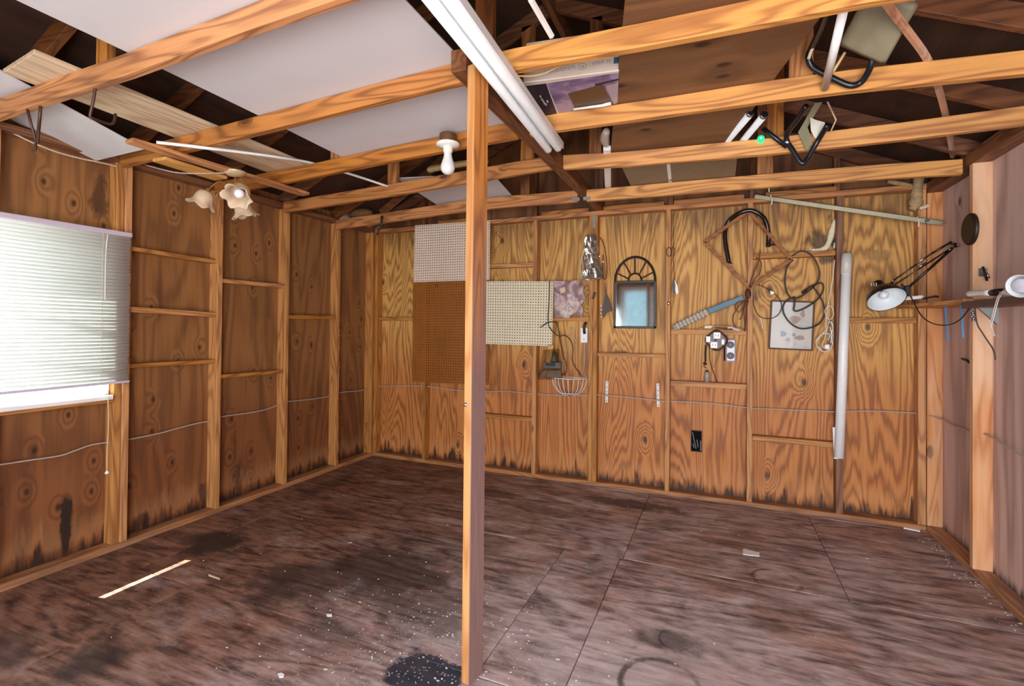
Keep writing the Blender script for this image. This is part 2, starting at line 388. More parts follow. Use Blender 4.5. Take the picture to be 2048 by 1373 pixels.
    vo = g.n('TexVoronoi', {'Vector': pos, 'Scale': 75.0}, feature='F1')
    dot = g.m('MULTIPLY', g.m('LESS_THAN', vo.outputs['Distance'], .26), g.m('GREATER_THAN', g.n('SeparateColor', {0: vo.outputs['Color']}).outputs[0], g.m('MULTIPLY_ADD', d2, .42, .55)))
    col = g.mix(g.m('MULTIPLY', dot, .7), col, (205, 205, 208))
    g.bsdf(color=col, rough=g.m('MULTIPLY_ADD', mid, .3, .42), normal=g.bump(g.m('ADD', fib, g.m('MULTIPLY', mid, .6)), .35, .002))
    return g.mat
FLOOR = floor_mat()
floor = struct(B().box(XLP, XRP, YF, YBP, -.14, -.03).build('floor', plain('joist_dark', (60, 40, 28), .8)))
rows = [(YF, -.69, [-1.9]), (-.69, .53, [-.88]), (.53, 1.75, [-2.55, -.1]), (1.75, 2.985, [-3.0, -.88, -.535]), (2.985, 4.205, [-2.19, -.52, .62]), (4.205, YBP, [-1.2])]
gp = .0018
for y0, y1, xs in rows:
    e = [XLP]+xs+[XRP]
    for a, b in zip(e[:-1], e[1:]):
        dz = random.uniform(-.0015, 0)
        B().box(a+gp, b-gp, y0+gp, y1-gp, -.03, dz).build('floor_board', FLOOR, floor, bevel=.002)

# ---- left wall
wl = struct(empty('wall_left', (XL, 1.5, 0)))
L_ST = [-1.05, -.542, .068, .678, 1.288, 1.898, 2.508, 3.118, 3.728, 4.236]
WY0, WY1, WZ0, WZ1 = .62, 1.815, .946, 1.915          # window opening
for yr in L_ST:
    if abs(yr-1.288) < .01 or abs(yr-.678) < .01:
        B().box(XLP, XL, yr-.038, yr, .038, .90).build('stud', STUD('Z'), wl, bevel=.002)
        B().box(XLP, XL, yr-.038, yr, 1.917, HT).build('stud', STUD('Z'), wl, bevel=.002)
    else:
        B().box(XLP, XL, yr-.038, yr, .038, HT).build('stud', STUD('Z'), wl, bevel=.002)
B().box(XLP, XL-.012, 1.818, 1.858, .038, HT).build('stud', STUD('Z'), wl, bevel=.002)
B().box(XLP, XLP+.03, .58, 1.817, 1.880, 1.917).build('header', STUD('Y'), wl, bevel=.002)
B().box(XLP, XL-.006, .58, 1.818, .90, .938).build('rough_sill', STUD('Y'), wl, bevel=.002)
B().box(XLP, XL, YF, YBP, 0, .038).build('sill_plate', SILL('Y'), wl, bevel=.003)
B().box(XLP, XL, YF, YBP, HT, HT+.038).build('top_plate', RAFT('Y'), wl, bevel=.002)
# sheathing sheets
for y0, y1 in [(YF, -.56), (-.56, .62), (1.815, 2.489), (2.489, 3.709), (3.709, YBP)]:
    B().box(XLP-.012, XLP, y0+.001, y1-.001, -.02, HT+.04).build('panel', PLY_LEFT, wl)
B().box(XLP-.012, XLP, WY0, WY1, -.02, WZ0-.02).build('panel', PLY_LEFT, wl)
B().box(XLP-.012, XLP, WY0, WY1, WZ1, HT+.04).build('panel', PLY_LEFT, wl)
B().box(XLP-.012, XLP, YF, 3.74, HT+.041, 2.476).build('frieze_board', PLY_LEFT, wl)
B().box(XLP-.012, XLP, 3.74, YBP, HT+.041, 2.425).build('frieze_board', PLY_LEFT, wl)
B().box(XLP-.012, XLP, 3.95, 4.05, 2.425, 2.476).build('frieze_board', PLY_LEFT, wl)
def block(y0, y1, za, zb, t=.03, d=.078, wall=None, mat=None):
    a = V((XLP+d/2, y0, za)); b = V((XLP+d/2, y1, zb))
    B().bar(a, b, d, t).build('blocking', mat or STUD('Y'), wl, bevel=.002)
block(1.90, 2.469, 1.845, 1.832, .026); block(1.90, 2.469, 1.465, 1.446, .034); block(1.90, 2.469, 1.112, 1.108, .026)
block(2.51, 3.08, 1.70, 1.702, .030); block(2.51, 3.08, .992, .985, .026); block(3.12, 3.69, 1.445, 1.452, .034)

# ---- back wall
wb = struct(empty('wall_back', (XM, YB, 0)))
B_ST = [(-3.324, .038), (-2.72, .03), (-2.16, .038), (-1.535, .04), (-.976, .076), (-.366, .038), (.244, .038), (.84, .046), (1.322, .046)]
for xr, wd in B_ST:
    n = 2 if wd > .07 else 1
    for k in range(n):
        a = xr-wd+k*wd/n
        B().box(a+.0006, a+wd/n-.0006, YB+(.004 if k else 0), YBP, .038, HT).build('stud', (BEAM if abs(xr-.84) < .01 else STUD)('Z'), wb, bevel=.002)
B().box(XL, XR, YB, YBP, 0, .038).build('sill_plate', SILL('X'), wb, bevel=.003)
B().box(XL, XR, YB, YBP, HT, HT+.038).build('top_plate', PINEL('X'), wb, bevel=.002)
for a, b in [(-2.6, -2.25), (-1.5, -1.06), (-.93, -.42), (-.345, .18), (.33, .80)]:
    B().box(a, b, YB+.012, YBP, HT+.04, HT+.076).build('plate_block', PINEL('X'), wb, bevel=.002)
sheets = [XLP, -2.74, -1.555, -.387, .225, .82, XRP]
for a, b in zip(sheets[:-1], sheets[1:]):
    zt = [(a, HT+.02), (b, HT+.02)]
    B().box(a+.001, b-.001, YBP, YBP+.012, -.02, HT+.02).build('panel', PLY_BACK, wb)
gs = [XLP, -2.4, XM, .36, XRP]
for a, b in zip(gs[:-1], gs[1:]):
    pts = [(a+.001, YBP, HT+.021), (b-.001, YBP, HT+.021), (b-.001, YBP, deckz(b)), (a+.001, YBP, deckz(a))]
    B().prism(pts, (0, .012, 0)).build('gable_panel', plywood('ply_gable', (150, 98, 56), (118, 74, 42), (70, 42, 24), contour=12, knots=.1) if 'gp' not in _cache else _cache['gp'], wb)
    _cache.setdefault('gp', bpy.data.materials['ply_gable'])
for x in (-2.78, -2.18, -1.57, -.95, -.37, .24, .80):
    B().box(x-.019, x+.019, YB+.02, YBP, HT+.038, rafz(x)).build('gable_stud', RAFT('Z'), wb, bevel=.002)
def bblock(x0, x1, z, t=.03, d=.07, dz=0):
    B().bar((x0, YBP-d/2, z), (x1, YBP-d/2, z+dz), d, t).build('blocking', STUD('X'), wb, bevel=.002)
for a in [(-3.32, -2.76, 1.45, .034), (-2.2, -1.58, 1.955, .036), (-1.533, -1.054, 1.455, .040), (-.974, -.406, 1.145, .030), (-.364, .204, 1.35, .042), (-.364, .204, .925, .042), (.246, .792, .53, .040), (.246, .792, 1.945, .040), (.842, 1.274, 1.447, .036), (-2.16, -1.577, .525, .036)]:
    bblock(*a)

# ---- right wall
wr = struct(empty('wall_right', (XR, 1.5, 0)))
R_ST = [-1.16, -.70, -.09, .52, 1.13, 1.74, 2.35, 3.57]
for y in R_ST:
    B().box(XR, XRP, y, y+.04, .038, 2.33).build('stud', STUDR('Z'), wr, bevel=.002)
B().box(XR+.002, XRP, YB-.002, YB+.038, .038, 2.33).build('stud', STUDR('Z'), wr, bevel=.002)
B().box(XR, XRP, YF, YB, 0, .038).build('sill_plate', SILL('Y'), wr, bevel=.003)
B().box(XR, XRP, YF, YBP, 2.33, 2.40).build('top_plate', RAFT('Y'), wr, bevel=.002)
for y0, y1 in [(YF, -.68), (-.68, .54), (.54, 1.76), (1.76, 2.98), (2.98, 3.59), (3.59, YBP)]:
    B().box(XRP, XRP+.012, y0+.001, y1-.001, -.02, 2.476).build('panel', PLY_RIGHT, wr)

def glass_mat(name='window_glass', tint=(235, 242, 240), k=.9):
    g = G(name)
    t = g.n('BsdfTransparent', {0: tint}); gl = g.n('BsdfGlossy', {0: (255, 255, 255), 'Roughness': .03})
    f = g.m('MULTIPLY', g.n('Fresnel', {0: g.m('MULTIPLY_ADD', g.n('NewGeometry').outputs['Backfacing'], 1/1.45-1.45, 1.45)}).outputs[0], k)
    mx = g.n('MixShader', {0: f}); g.t.links.new(t.outputs[0], mx.inputs[1]); g.t.links.new(gl.outputs[0], mx.inputs[2])
    g.t.links.new(mx.outputs[0], g.out.inputs[0]); return g.mat
GLASS = glass_mat()
# ---- front wall behind the camera, with its doorway, a closed door and a small window
wf = struct(empty('wall_front', (XM, YF, 0)))
DX0, DX1, DZ = -.70, 1.22, 2.05
for a, b, z0, z1 in [(XLP, -2.55, 0, 2.4), (-2.55, -1.80, 0, 1.0), (-2.55, -1.80, 1.75, 2.4), (-1.80, -1.72, 0, 2.4), (-1.72, -1.22, 2.1, 2.4), (-1.22, DX0, 0, 2.4), (DX0, DX1, DZ, 2.4), (DX1, XRP, 0, 2.4)]:
    B().box(a, b, YF-.09, YF, z0, z1).build('panel', PLY_LEFT, wf)
B().prism([(XLP, YF, 2.4), (XRP, YF, 2.4), (XRP, YF, deckz(XRP)), (XM, YF, deckz(XM)), (XLP, YF, deckz(XLP))], (0, -.02, 0)).build('gable_panel', PLY_LEFT, wf)
WTRIM = plain('white_trim', (232, 234, 236), .4)
dr = struct(B().box(-1.72, -1.22, YF-.05, YF-.01, .01, 1.0).build('door_1', plain('grey_blue_paint', (158, 180, 192), .5)))
B().box(-1.72, -1.22, YF-.035, YF-.03, 1.0, 2.1).build('door_pane', GLASS, dr)
for a, b, c, d in [(-1.80, -1.72, 0, 2.18), (-1.22, -1.10, 0, 2.18), (-1.72, -1.22, 2.1, 2.18)]:
    B().box(a, b, YF-.01, YF+.02, c, d).build('door_casing', WTRIM, dr)
w2 = struct(empty('window_2', (-2.17, YF, 1.0)))
f = B()
for a, b, c, d in [(-2.6, -2.5, .95, 1.80), (-1.85, -1.80, .95, 1.80), (-2.5, -1.85, .95, 1.03), (-2.5, -1.85, 1.72, 1.80), (-2.5, -1.85, 1.36, 1.40)]:
    f.box(a, b, YF-.07, YF+.02, c, d)
f.build('window_frame', WTRIM, w2); B().box(-2.5, -1.85, YF-.05, YF-.045, 1.03, 1.72).build('window_pane', GLASS, w2)

# ---- window with blind on the left wall
w1 = struct(empty('window_1', (XLP, 1.2, WZ0)))
f = B()
for a, b, c, d in [(WY0, WY0+.035, WZ0, WZ1), (WY1-.035, WY1, WZ0, WZ1), (WY0, WY1, WZ1-.035, WZ1)]:
    f.box(XLP-.03, XLP+.04, a, b, c, d)
f.build('window_frame', WTRIM, w1, bevel=.003)
B().box(XLP-.012, XLP-.008, WY0+.03, WY1-.03, WZ0, WZ1-.03).build('window_pane', GLASS, w1)
B().box(XLP-.03, XL+.022, WY0-.02, 1.80, WZ0-.025, WZ0).build('window_sill', plain('white_sill', (240, 238, 238), .4), w1, bevel=.003)

# ---- roof and ceiling framing
ce = struct(empty('ceiling', (XM, 1.5, 2.4)))
JT = {  # bottom line of each joist (x, z); they are jacked up over the beam
 'A': (1.21, [(-3.36, 2.362), (-2.2, 2.378), (-1.48, 2.405), (-.93, 2.415), (.3, 2.38), (1.36, 2.34)]),
 'B': (1.82, [(-3.36, 2.33), (-2.93, 2.342), (-2.21, 2.368), (-1.5, 2.395), (-.95, 2.412), (-.77, 2.415), (-.27, 2.402), (.15, 2.395), (.43, 2.395), (1.36, 2.345)]),
 'C': (2.43, [(-3.36, 2.312), (-2.63, 2.33), (-1.94, 2.362), (-1.33, 2.385), (-.79, 2.40), (-.31, 2.392), (.2, 2.388), (.5, 2.378), (1.05, 2.345), (1.36, 2.33)]),
 'D': (3.04, [(-3.36, 2.318), (-2.19, 2.358), (-1.67, 2.382), (-1.02, 2.408), (-.53, 2.372), (.25, 2.345), (.84, 2.34), (1.36, 2.348)]),
 'E': (3.65, [(-3.36, 2.288), (-2.0, 2.348), (-1.54, 2.350), (-.82, 2.334), (.3, 2.32), (.88, 2.31), (1.31, 2.292)])}
def jz(k, x):
    pts = JT[k][1]
    if x <= pts[0][0]: return pts[0][1]
    for (a, za), (b, zb) in zip(pts[:-1], pts[1:]):
        if x <= b: return za+(zb-za)*(x-a)/(b-a)
    return pts[-1][1]
JH = .089
def lay(x, y):      # height of something resting on the joists
    ks = 'ABCDE'
    if y <= JT['A'][0]: return jz('A', x)+JH
    for a, b in zip(ks[:-1], ks[1:]):
        ya, yb = JT[a][0], JT[b][0]
        if y <= yb: return jz(a, x)+JH+(jz(b, x)-jz(a, x))*(y-ya)/(yb-ya)
    return jz('E', x)+JH
def bent(pts, y0, y1, h):
    b = B(); n = len(pts); vs = []
    for x, z in pts: vs += [(x, y0, z), (x, y1, z), (x, y1, z+h), (x, y0, z+h)]
    fs = [(0, 1, 2, 3), tuple(4*(n-1)+i for i in (3, 2, 1, 0))]
    for i in range(n-1):
        for k in range(4): fs.append((4*i+k, 4*i+4+k, 4*i+4+(k+1) % 4, 4*i+(k+1) % 4))
    return b.add(vs, fs)
BX0, BX1 = -1.0, -.93
for k, (y, pts) in JT.items():
    for lo, hi in (((-9, 9),) if k == 'A' else ((-9, BX0), (BX1, 9))):
        xs = sorted({p[0] for p in pts if lo < p[0] < hi} | {max(lo, pts[0][0]), min(hi, pts[-1][0])})
        q = [(x, jz(k, x)) for x in xs]
        bent(q, y, y+.038, JH).build('joist', (PINEL if lo == -9 else PINE)('X'), ce, bevel=.003)  # left pieces take the darker pine, so their weaker light is painted in
for y in (-.62, -.01, .60):
    B().box(XL, XR, y, y+.038, 2.37, 2.459).build('joist', PINE('X'), ce, bevel=.003)
for y in (-1.2, -.58, .03, .64, 1.25, 1.86, 2.47, 3.08, 3.69, YBP-.05):
    for s in (-1, 1):
        xe = XLP-.25 if s < 0 else XRP+.25
        zl = 2.42-.45*(.25+.089)
        pts = [(xe, y, zl), (XM, y, rafz(XM)), (XM, y, deckz(XM)), (xe, y, zl+.098)]
        B().prism(pts, (0, .038, 0)).build('rafter', RAFT('X'), ce, bevel=.002)
for s in (-1, 1):
    ys = [YF-.15, .04, 1.26, 2.48, 3.70, YBP+.15]
    for y0, y1 in zip(ys[:-1], ys[1:]):
        xe = XLP-.30 if s < 0 else XRP+.30
        zl = 2.518-.45*(.30+.089)
        pts = [(xe, y0+.001, zl), (XM, y0+.001, deckz(XM)), (XM, y0+.001, deckz(XM)+.014), (xe, y0+.001, zl+.014)]
        B().prism(pts, (0, y1-y0-.002, 0)).build('roof_panel', PLY_ROOF, ce)
B().box(XM-.019, XM+.019, YF, YBP, rafz(XM)-.04, deckz(XM)).build('ridge_board', RAFT('Y'), ce)
def web(x0, x1, y, mat=None, z0=None):
    xm = (x0+x1)/2
    B().box(x0, x1, y, y+.038, (z0 if z0 else jz({1.25: 'A', 1.86: 'B', 2.47: 'C', 3.08: 'D', 3.69: 'E'}[y], xm)+.06), rafz(xm)+.02).build('web_stud', (mat or RAFT)('Z'), ce, bevel=.002)
def webpx(px0, px1, py, y, mat=None):
    a, b = P(px0, py, 'y', y).x, P(px1, py, 'y', y).x; web(a, b, y, mat)
webpx(775, 793, 360, 3.08, PINEL); webpx(1041, 1066, 310, 3.08, PINEL); webpx(1178, 1203, 290, 3.08, RAFT)
webpx(1534, 1568, 240, 3.08, PINEL); webpx(1578, 1627, 140, 2.47, PINEL); webpx(1515, 1546, 330, 3.69, PINEL)
webpx(192, 212, 90, 1.25, PINEL); webpx(661, 690, 305, 2.47, PINEL); webpx(1040, 1058, 440, 3.69, RAFT)
webpx(950, 985, 30, 1.86, RAFT)
# wide leaning brace seen past the joists on each slope
B().bar((-2.95, 3.80, 2.44), (-2.2, 3.80, 2.92), .02, .07).build('brace', RAFT('X'), ce)
# nail plates on the last joist
for x in (P(1152, 386, 'y', 3.648).x, P(1174, 384, 'y', 3.648).x):
    B().box(x-.028, x+.028, 3.647, 3.65, 2.345, 2.372).build('nail_plate', GALV, ce)

post = thing('support_post', (-.895, 1.745, 0), 'tall two-tone wooden post standing free in the middle of the floor', 'post')
def post_mat():
    g = G('post_wood')
    return g
qa, qb, qc = P(922, 1366, 'z', 0), P(937, 1374, 'z', 0), P(966, 1347, 'z', 0)
n_ = (qb-qa).normalized()*.004
ring = [qa, qb-n_, qc-n_, qa+qc-qb]
UPV = V((0, 0, 2.399))
B().hexa(ring+[p+UPV for p in ring]).build('post_stud', POSTF('Z'), post, bevel=.003)
ring = [qb-n_+V((0, .002, 0)), qb+V((0, .002, 0)), qc, qc-n_]   # weathered facing on the side away from the window
B().hexa(ring+[p+UPV for p in ring]).build('facing_board', POSTG('Z'), post, bevel=.002)
c = P(931, 810, 'y', qa.y-.002); B().lathe(c, (0, -1, 0), [(0, .006), (.007, .005), (.009, 0)], 10).build('screw_head', STEEL, post, smooth=True)
beam = tag(B().hexa([(BX0, 1.72, 2.40), (BX1, 1.72, 2.40), (BX1, YB+.03, 2.398), (BX0, YB+.03, 2.398), (BX0, 1.72, 2.49), (BX1, 1.72, 2.49), (BX1, YB+.03, 2.488), (BX0, YB+.03, 2.488)]).build('ceiling_beam', BEAM('Y'), bevel=.003), 'brown beam running between the joists from post to back wall', 'beam')
st = P(1188, 455, 'y', YB-.004)
tag(B().box(st.x-.012, st.x+.012, YB-.006, YB-.001, P(1188, 456, 'y', YB).z, P(1188, 430, 'y', YB).z).build('strap_tie', GALV), 'short galvanised metal strap at the beam end on the back wall', 'strap')

# ------------------------------------------------------------------ things on the ceiling framing
def sheet(fn, u0, u1, v0, v1, nu=8, nv=8, t=.005):
    b = B(); vs = []; fs = []
    for i in range(nu+1):
        for j in range(nv+1):
            vs.append(fn(u0+(u1-u0)*i/nu, v0+(v1-v0)*j/nv))
    k = nv+1; N = len(vs)
    for i in range(nu):
        for j in range(nv): fs.append((i*k+j, i*k+j+1, (i+1)*k+j+1, (i+1)*k+j))
    vs += [V(p)+V((0, 0, t)) for p in vs]
    fs += [tuple(N+q for q in f[::-1]) for f in fs[:nu*nv]]
    edge = [i*k for i in range(nu+1)]+[nu*k+j for j in range(1, k)]+[i*k+nv for i in range(nu-1, -1, -1)]+[j for j in range(nv-1, 0, -1)]
    for a, c in zip(edge, edge[1:]+edge[:1]): fs.append((a, c, c+N, a+N))
    return b.add(vs, fs)
def z_big(x, y):
    def mono(k): return 2.464+(x+2.2)*.033
    return max(mono(0), 0)
def zsheet(x, y): return V((x, y, lay(x, y)+.003))
tag(sheet(zsheet, -2.2, -1.005, .02, 2.475, 10, 16).build('white_sheet', WHITE, smooth=False), 'large white panel lying across the joists left of the post', 'panel', 'white panels on the joists')
def zl(x, y): return V((x, y, 2.464-.25*(y-1.25)+.02*(x+3.0)))
tag(sheet(zl, -3.40, -2.95, .85, 1.72, 3, 6).build('white_sheet', WHITE), 'narrow white panel sloping down to the wall above the window blind', 'panel', 'white panels on the joists')
q = [P(792, 357, 'z', 2.52), P(877, 412, 'z', 2.462), P(1023, 391, 'z', 2.462), P(985, 348, 'z', 2.52)]
def zf(u, v):
    a = q[0].lerp(q[3], u); b_ = q[1].lerp(q[2], u); return a.lerp(b_, v)
tag(sheet(zf, 0, 1, 0, 1, 2, 2).build('white_sheet', WHITE), 'small white panel lying behind the bare bulb on the far joists', 'panel', 'white panels on the joists')
pb = B().hexa([(-2.87, 1.10, lay(-2.87, 1.1)+.002), (-2.55, 1.07, lay(-2.55, 1.1)+.002), (-2.51, 2.6, lay(-2.5, 2.5)+.004), (-2.86, 2.6, lay(-2.87, 2.5)+.004), (-2.87, 1.10, lay(-2.87, 1.1)+.021), (-2.55, 1.07, lay(-2.55, 1.1)+.021), (-2.51, 2.6, lay(-2.5, 2.5)+.023), (-2.86, 2.6, lay(-2.87, 2.5)+.023)])
tag(pb.build('pale_board', PALE('Y'), bevel=.002), 'pale weathered board laid over the joists beside the sloping white panel', 'board')
# boards nailed under the joists, carrying the chandelier
p0, p1 = P(258, 281, 'z', 2.318), P(612, 389, 'z', 2.30)
tag(B().bar(p0+V((0, 0, .0)), p1, .078, .02).build('nailed_board', PINEL('Y'), bevel=.002), 'long narrow board nailed under the joists above the chandelier', 'board')
p2, p3 = P(318, 318, 'z', 2.306), P(442, 357, 'z', 2.306)
tag(B().bar(p2, p3, .11, .019).build('short_plank', lumber('fresh_plank', 'Y', (240, 184, 112), (206, 140, 76), knots=.6), bevel=.002), 'short yellow plank with knots leading to the chandelier canopy', 'board')
s0, s1, s2 = P(313, 285, 'z', 2.36), P(520, 312, 'z', 2.44), P(775, 372, 'y', 2.98)
tag(B().tube([P(313, 285, 'y', 1.66), P(360, 290, 'y', 1.74), P(410, 296, 'y', 1.80), P(470, 303, 'y', 1.95), P(560, 315, 'y', 2.20), P(622, 326, 'y', 2.46), P(700, 348, 'y', 2.75), P(779, 374, 'y', 3.06)], .009, 6, k=4).build('white_strip', PVC, smooth=True), 'thin white plastic strip laid over the joists above the chandelier', 'strip')

# utility hooks
HOOK = plain('hook_steel', (84, 58, 48), .45, .4)
a = P(192, 165, 'y', 1.23)
h = [P(192, 163, 'y', 1.23), P(187, 200, 'y', 1.23), P(180, 232, 'y', 1.23), P(186, 237, 'y', 1.24), P(210, 246, 'y', 1.30), P(226, 247, 'y', 1.33), P(231, 228, 'y', 1.34)]
tag(B().tube(h, .006, 8, k=4).build('ceiling_hook', HOOK, smooth=True), 'open brown steel hook hanging under the front joist', 'hook')
hk = thing('folded_hook', P(65, 210, 'y', 1.23), 'folded dark hook with two prongs hanging under the front joist end', 'hook')
B().tube([P(82, 198, 'y', 1.23), P(80, 230, 'y', 1.23), P(75, 285, 'y', 1.26)], .007, 8).build('prong', HOOK, hk, smooth=True)
B().tube([P(52, 207, 'y', 1.22), P(60, 240, 'y', 1.23), P(72, 283, 'y', 1.26), P(70, 302, 'y', 1.27)], .006, 8).build('prong', HOOK, hk, smooth=True)
B().tube([P(51, 206, 'y', 1.22), P(66, 200, 'y', 1.225), P(81, 196, 'y', 1.23)], .0035, 6).build('link', HOOK, hk, smooth=True)

# fluorescent strip light
fl = thing('strip_light', (-.78, 1.4, 2.40), 'long white strip light with two tubes mounted beside the beam', 'light fixture')
fc = lambda y: V((-.77-.0508*(y-1.27), y, 2.362))
for nm, w_, z0, z1, y0, y1 in [('housing', .085, .0, .036, .15, 2.52)]:
    a, b = fc(y0), fc(y1); B().bar(a+V((0, 0, z1-.018)), b+V((0, 0, z1-.018)), w_, .036).build(nm, plain('white_enamel', (226, 228, 230), .3), fl, bevel=.006)
TUBE = plain('tube_glass', (232, 236, 238), .2)
for s in (-1, 1):
    o = V((s*.028, 0, -.012))
    B().tube([fc(.2)+o, fc(2.53)+o, fc(2.548)+o, fc(2.556)+o], lambda t: .021 if t < .9 else .013, 14).build('tube', TUBE, fl, smooth=True)
    B().bar(fc(.15)+V((s*.049, 0, .01)), fc(2.58 if s > 0 else 2.50)+V((s*.049, 0, .01)), .003, .035).build('reflector_lip', plain('white_enamel', (226, 228, 230), .3), fl)

# bare bulb
bc = P(896, 289, 'y', 2.372)
bl = thing('lamp_holder', bc, 'bare white bulb in a round porcelain holder left of the post', 'lamp')
POR = plain('porcelain', (240, 236, 222), .2)
B().lathe(bc+V((0, 0, .006)), (0, 0, 1), [(0, .05), (.046, .05), (.048, .045), (.048, .002), (0, .0)], 24).build('junction_box', plain('rusty_box', (120, 78, 48), .6, .3, var=.4), bl, smooth=False)
B().lathe(bc, (0, 0, -1), [(0, -.006), (.062, -.006), (.066, 0), (.062, .009), (.044, .014), (.028, .018), (.026, .036), (.025, .046), (0, .047)], 32).build('socket', POR, bl, smooth=True)
for s in (-1, 1): B().ball(bc+V((s*.043*math.cos(YAW), s*.043*math.sin(YAW)-.012, -.010)), .005, 8).build('screw', STEEL, bl, smooth=True)
B().lathe(bc+V((0, 0, -.046)), (0, 0, -1), [(.020, 0), (.022, .014), (.025, .03), (.032, .050), (.038, .070), (.040, .086), (.036, .102), (.026, .114), (.012, .121), (0, .123)], 24).build('bulb', plain('opal_glass', (226, 228, 230), .15), bl, smooth=True)

# chandelier
cc = P(470, 347, 'z', 2.30); cy = cc.y
ch = thing('chandelier', cc, 'brass chandelier with three frosted tulip shades under the nailed board', 'chandelier')
BRASS = plain('antique_brass', (206, 170, 118), .35, .75, var=.2)
B().lathe(cc+V((0, 0, .008)), (0, 0, -1), [(0, -.004), (.062, -.004), (.064, .004), (.056, .010), (.052, .016), (.040, .022), (.015, .028), (0, .030)], 28).build('canopy', plain('canopy_cream', (214, 190, 150), .35, .3), ch, smooth=True)
B().tube([cc+V((0, 0, -.02)), P(472, 372, 'y', cy), P(471, 405, 'y', cy)], .0045, 8).build('stem', BRASS, ch, smooth=True)
B().ball(P(470, 410, 'y', cy), .012, 10, (1, 1, 1.5)).build('finial', BRASS, ch, smooth=True)
def gfrost():
    g = G('frosted_shade')
    n = g.noise(g.n('TexCoord').outputs['Object'], 30.0)
    a = g.n('BsdfPrincipled', {'Base Color': (236, 214, 186), 'Roughness': .35}); b = g.n('BsdfTranslucent', {0: (240, 220, 196)})
    mx = g.n('MixShader', {0: .35}); g.t.links.new(a.outputs[0], mx.inputs[1]); g.t.links.new(b.outputs[0], mx.inputs[2]); g.t.links.new(mx.outputs[0], g.out.inputs[0]); return g.mat
FROST = gfrost()
BULBW = plain('bulb_white', (238, 242, 246), .2)
def tulip(neck, axis, sc, arm):
    def ruf(r, t, th):
        k = max(0, (t-.06)/.044); return r*(1+.13*k*math.sin(6*th)), t+.010*k*math.sin(6*th+1.2)
    B().tube(arm, .0035, 8, k=5).build('arm', BRASS, ch, smooth=True)
    B().lathe(neck, axis, [(0, -.014), (.012, -.014), (.014, -.004), (.020, 0), (.021, .008), (.018, .012)], 16).build('cap', BRASS, ch, smooth=True)
    sh = B().lathe(neck, axis, [(r*sc, t*sc) for r, t in [(.016, .002), (.034, .008), (.046, .022), (.053, .040), (.055, .056), (.056, .070), (.061, .084), (.070, .096), (.080, .104)]], 36, rmod=lambda r, t, th: ruf(r, t, th)).build('shade', FROST, ch, smooth=True, solid=.002)
    B().ball(V(neck)+V(axis).normalized()*.062*sc, .028, 12, (1, 1, 1)).build('bulb', BULBW, ch, smooth=True)
n1 = P(415, 381, 'y', cy)
tulip(n1, (-.35, -.15, -.92), 1.0, [P(459, 402, 'y', cy), P(453, 388, 'y', cy), P(456, 375, 'y', cy), P(449, 366, 'y', cy), P(437, 364, 'y', cy), P(427, 370, 'y', cy), n1])
n2 = P(486, 376, 'y', cy-.06)
tulip(n2, (.30, -.62, -.72), 1.0, [P(471, 405, 'y', cy), P(474, 378, 'y', cy-.02), P(478, 362, 'y', cy-.04), P(485, 360, 'y', cy-.06), n2])
n3 = P(482, 402, 'y', cy+.09)
tulip(n3, (.12, .28, -.95), .95, [P(470, 408, 'y', cy), P(474, 392, 'y', cy+.03), P(480, 390, 'y', cy+.07), n3])
B().tube([P(446, 398, 'y', cy), P(437, 397, 'y', cy), P(434, 391, 'y', cy), P(438, 386, 'y', cy), P(445, 387, 'y', cy)], .004, 8, k=5).build('scroll', BRASS, ch, smooth=True)
tag(B().tube([P(290, 330, 'y', 1.90), P(350, 345, 'z', 2.295), P(400, 347, 'z', 2.295), P(450, 346, 'z', 2.295)], .004, 6, k=4).build('lamp_wire', CABLE, smooth=True), 'thin pale cord running along the yellow plank to the chandelier', 'cord')

# brown plywood, box, grey panel and rods in the loft on the other side of the beam
bp = [(-.10, .85), (.63, .85), (.06, 3.05), (-.625, 3.05)]
def zb(u, v):
    a = V((bp[0][0], bp[0][1], 0)).lerp(V((bp[1][0], bp[1][1], 0)), u); b_ = V((bp[3][0], bp[3][1], 0)).lerp(V((bp[2][0], bp[2][1], 0)), u); p = a.lerp(b_, v)
    p.z = lay(p.x, p.y)+.004; return p
tag(sheet(zb, 0, 1, 0, 1, 3, 10, .016).build('plywood_sheet', PLY_ATTIC), 'brown plywood sheet lying askew on the joists right of the beam', 'panel')
B_E = B()
gq = [P(1223, 349, 'z', 2.455), P(1223, 372, 'z', 2.43), P(1410, 352, 'z', 2.43), P(1420, 325, 'z', 2.455)]
gl = thing('framed_sheet', (-.3, 3.4, 2.45), 'grey-green framed panel lying on the last two joists behind the brown sheet', 'panel')
sheet(lambda x, y: V((x, y, lay(x, y)+.003)), -.60, .10, 3.075, 3.80, 2, 4, .012).build('sheet', plain('grey_green', (150, 132, 104), .6, var=.2), gl)
B().bar((-.29, 3.06, lay(-.29, 3.06)), (-.33, 3.80, lay(-.3, 3.8)), .022, .006).build('divider', PVC, gl)
tag(B().bar(P(1214, 296, 'z', 2.478), P(1216, 372, 'z', 2.448), .045, .03).build('white_trim_piece', PVC, bevel=.002), 'short white ribbed trim piece beside the grey panel on the joists', 'trim')
tag(B().tube([P(1213, 262, 'z', 2.50), P(1209, 276, 'z', 2.50), P(1213, 289, 'z', 2.49)], lambda t: .018+.012*math.sin(3.1*t), 10, k=3).build('plastic_bag', plain('clear_bag', (190, 178, 170), .3), smooth=True), 'crumpled clear plastic bag tucked beside the brown plywood sheet', 'bag')
tb = [((1500, 228), (1394, 354)), ((1527, 232), (1428, 352)), ((1462, 316), (1410, 352))]
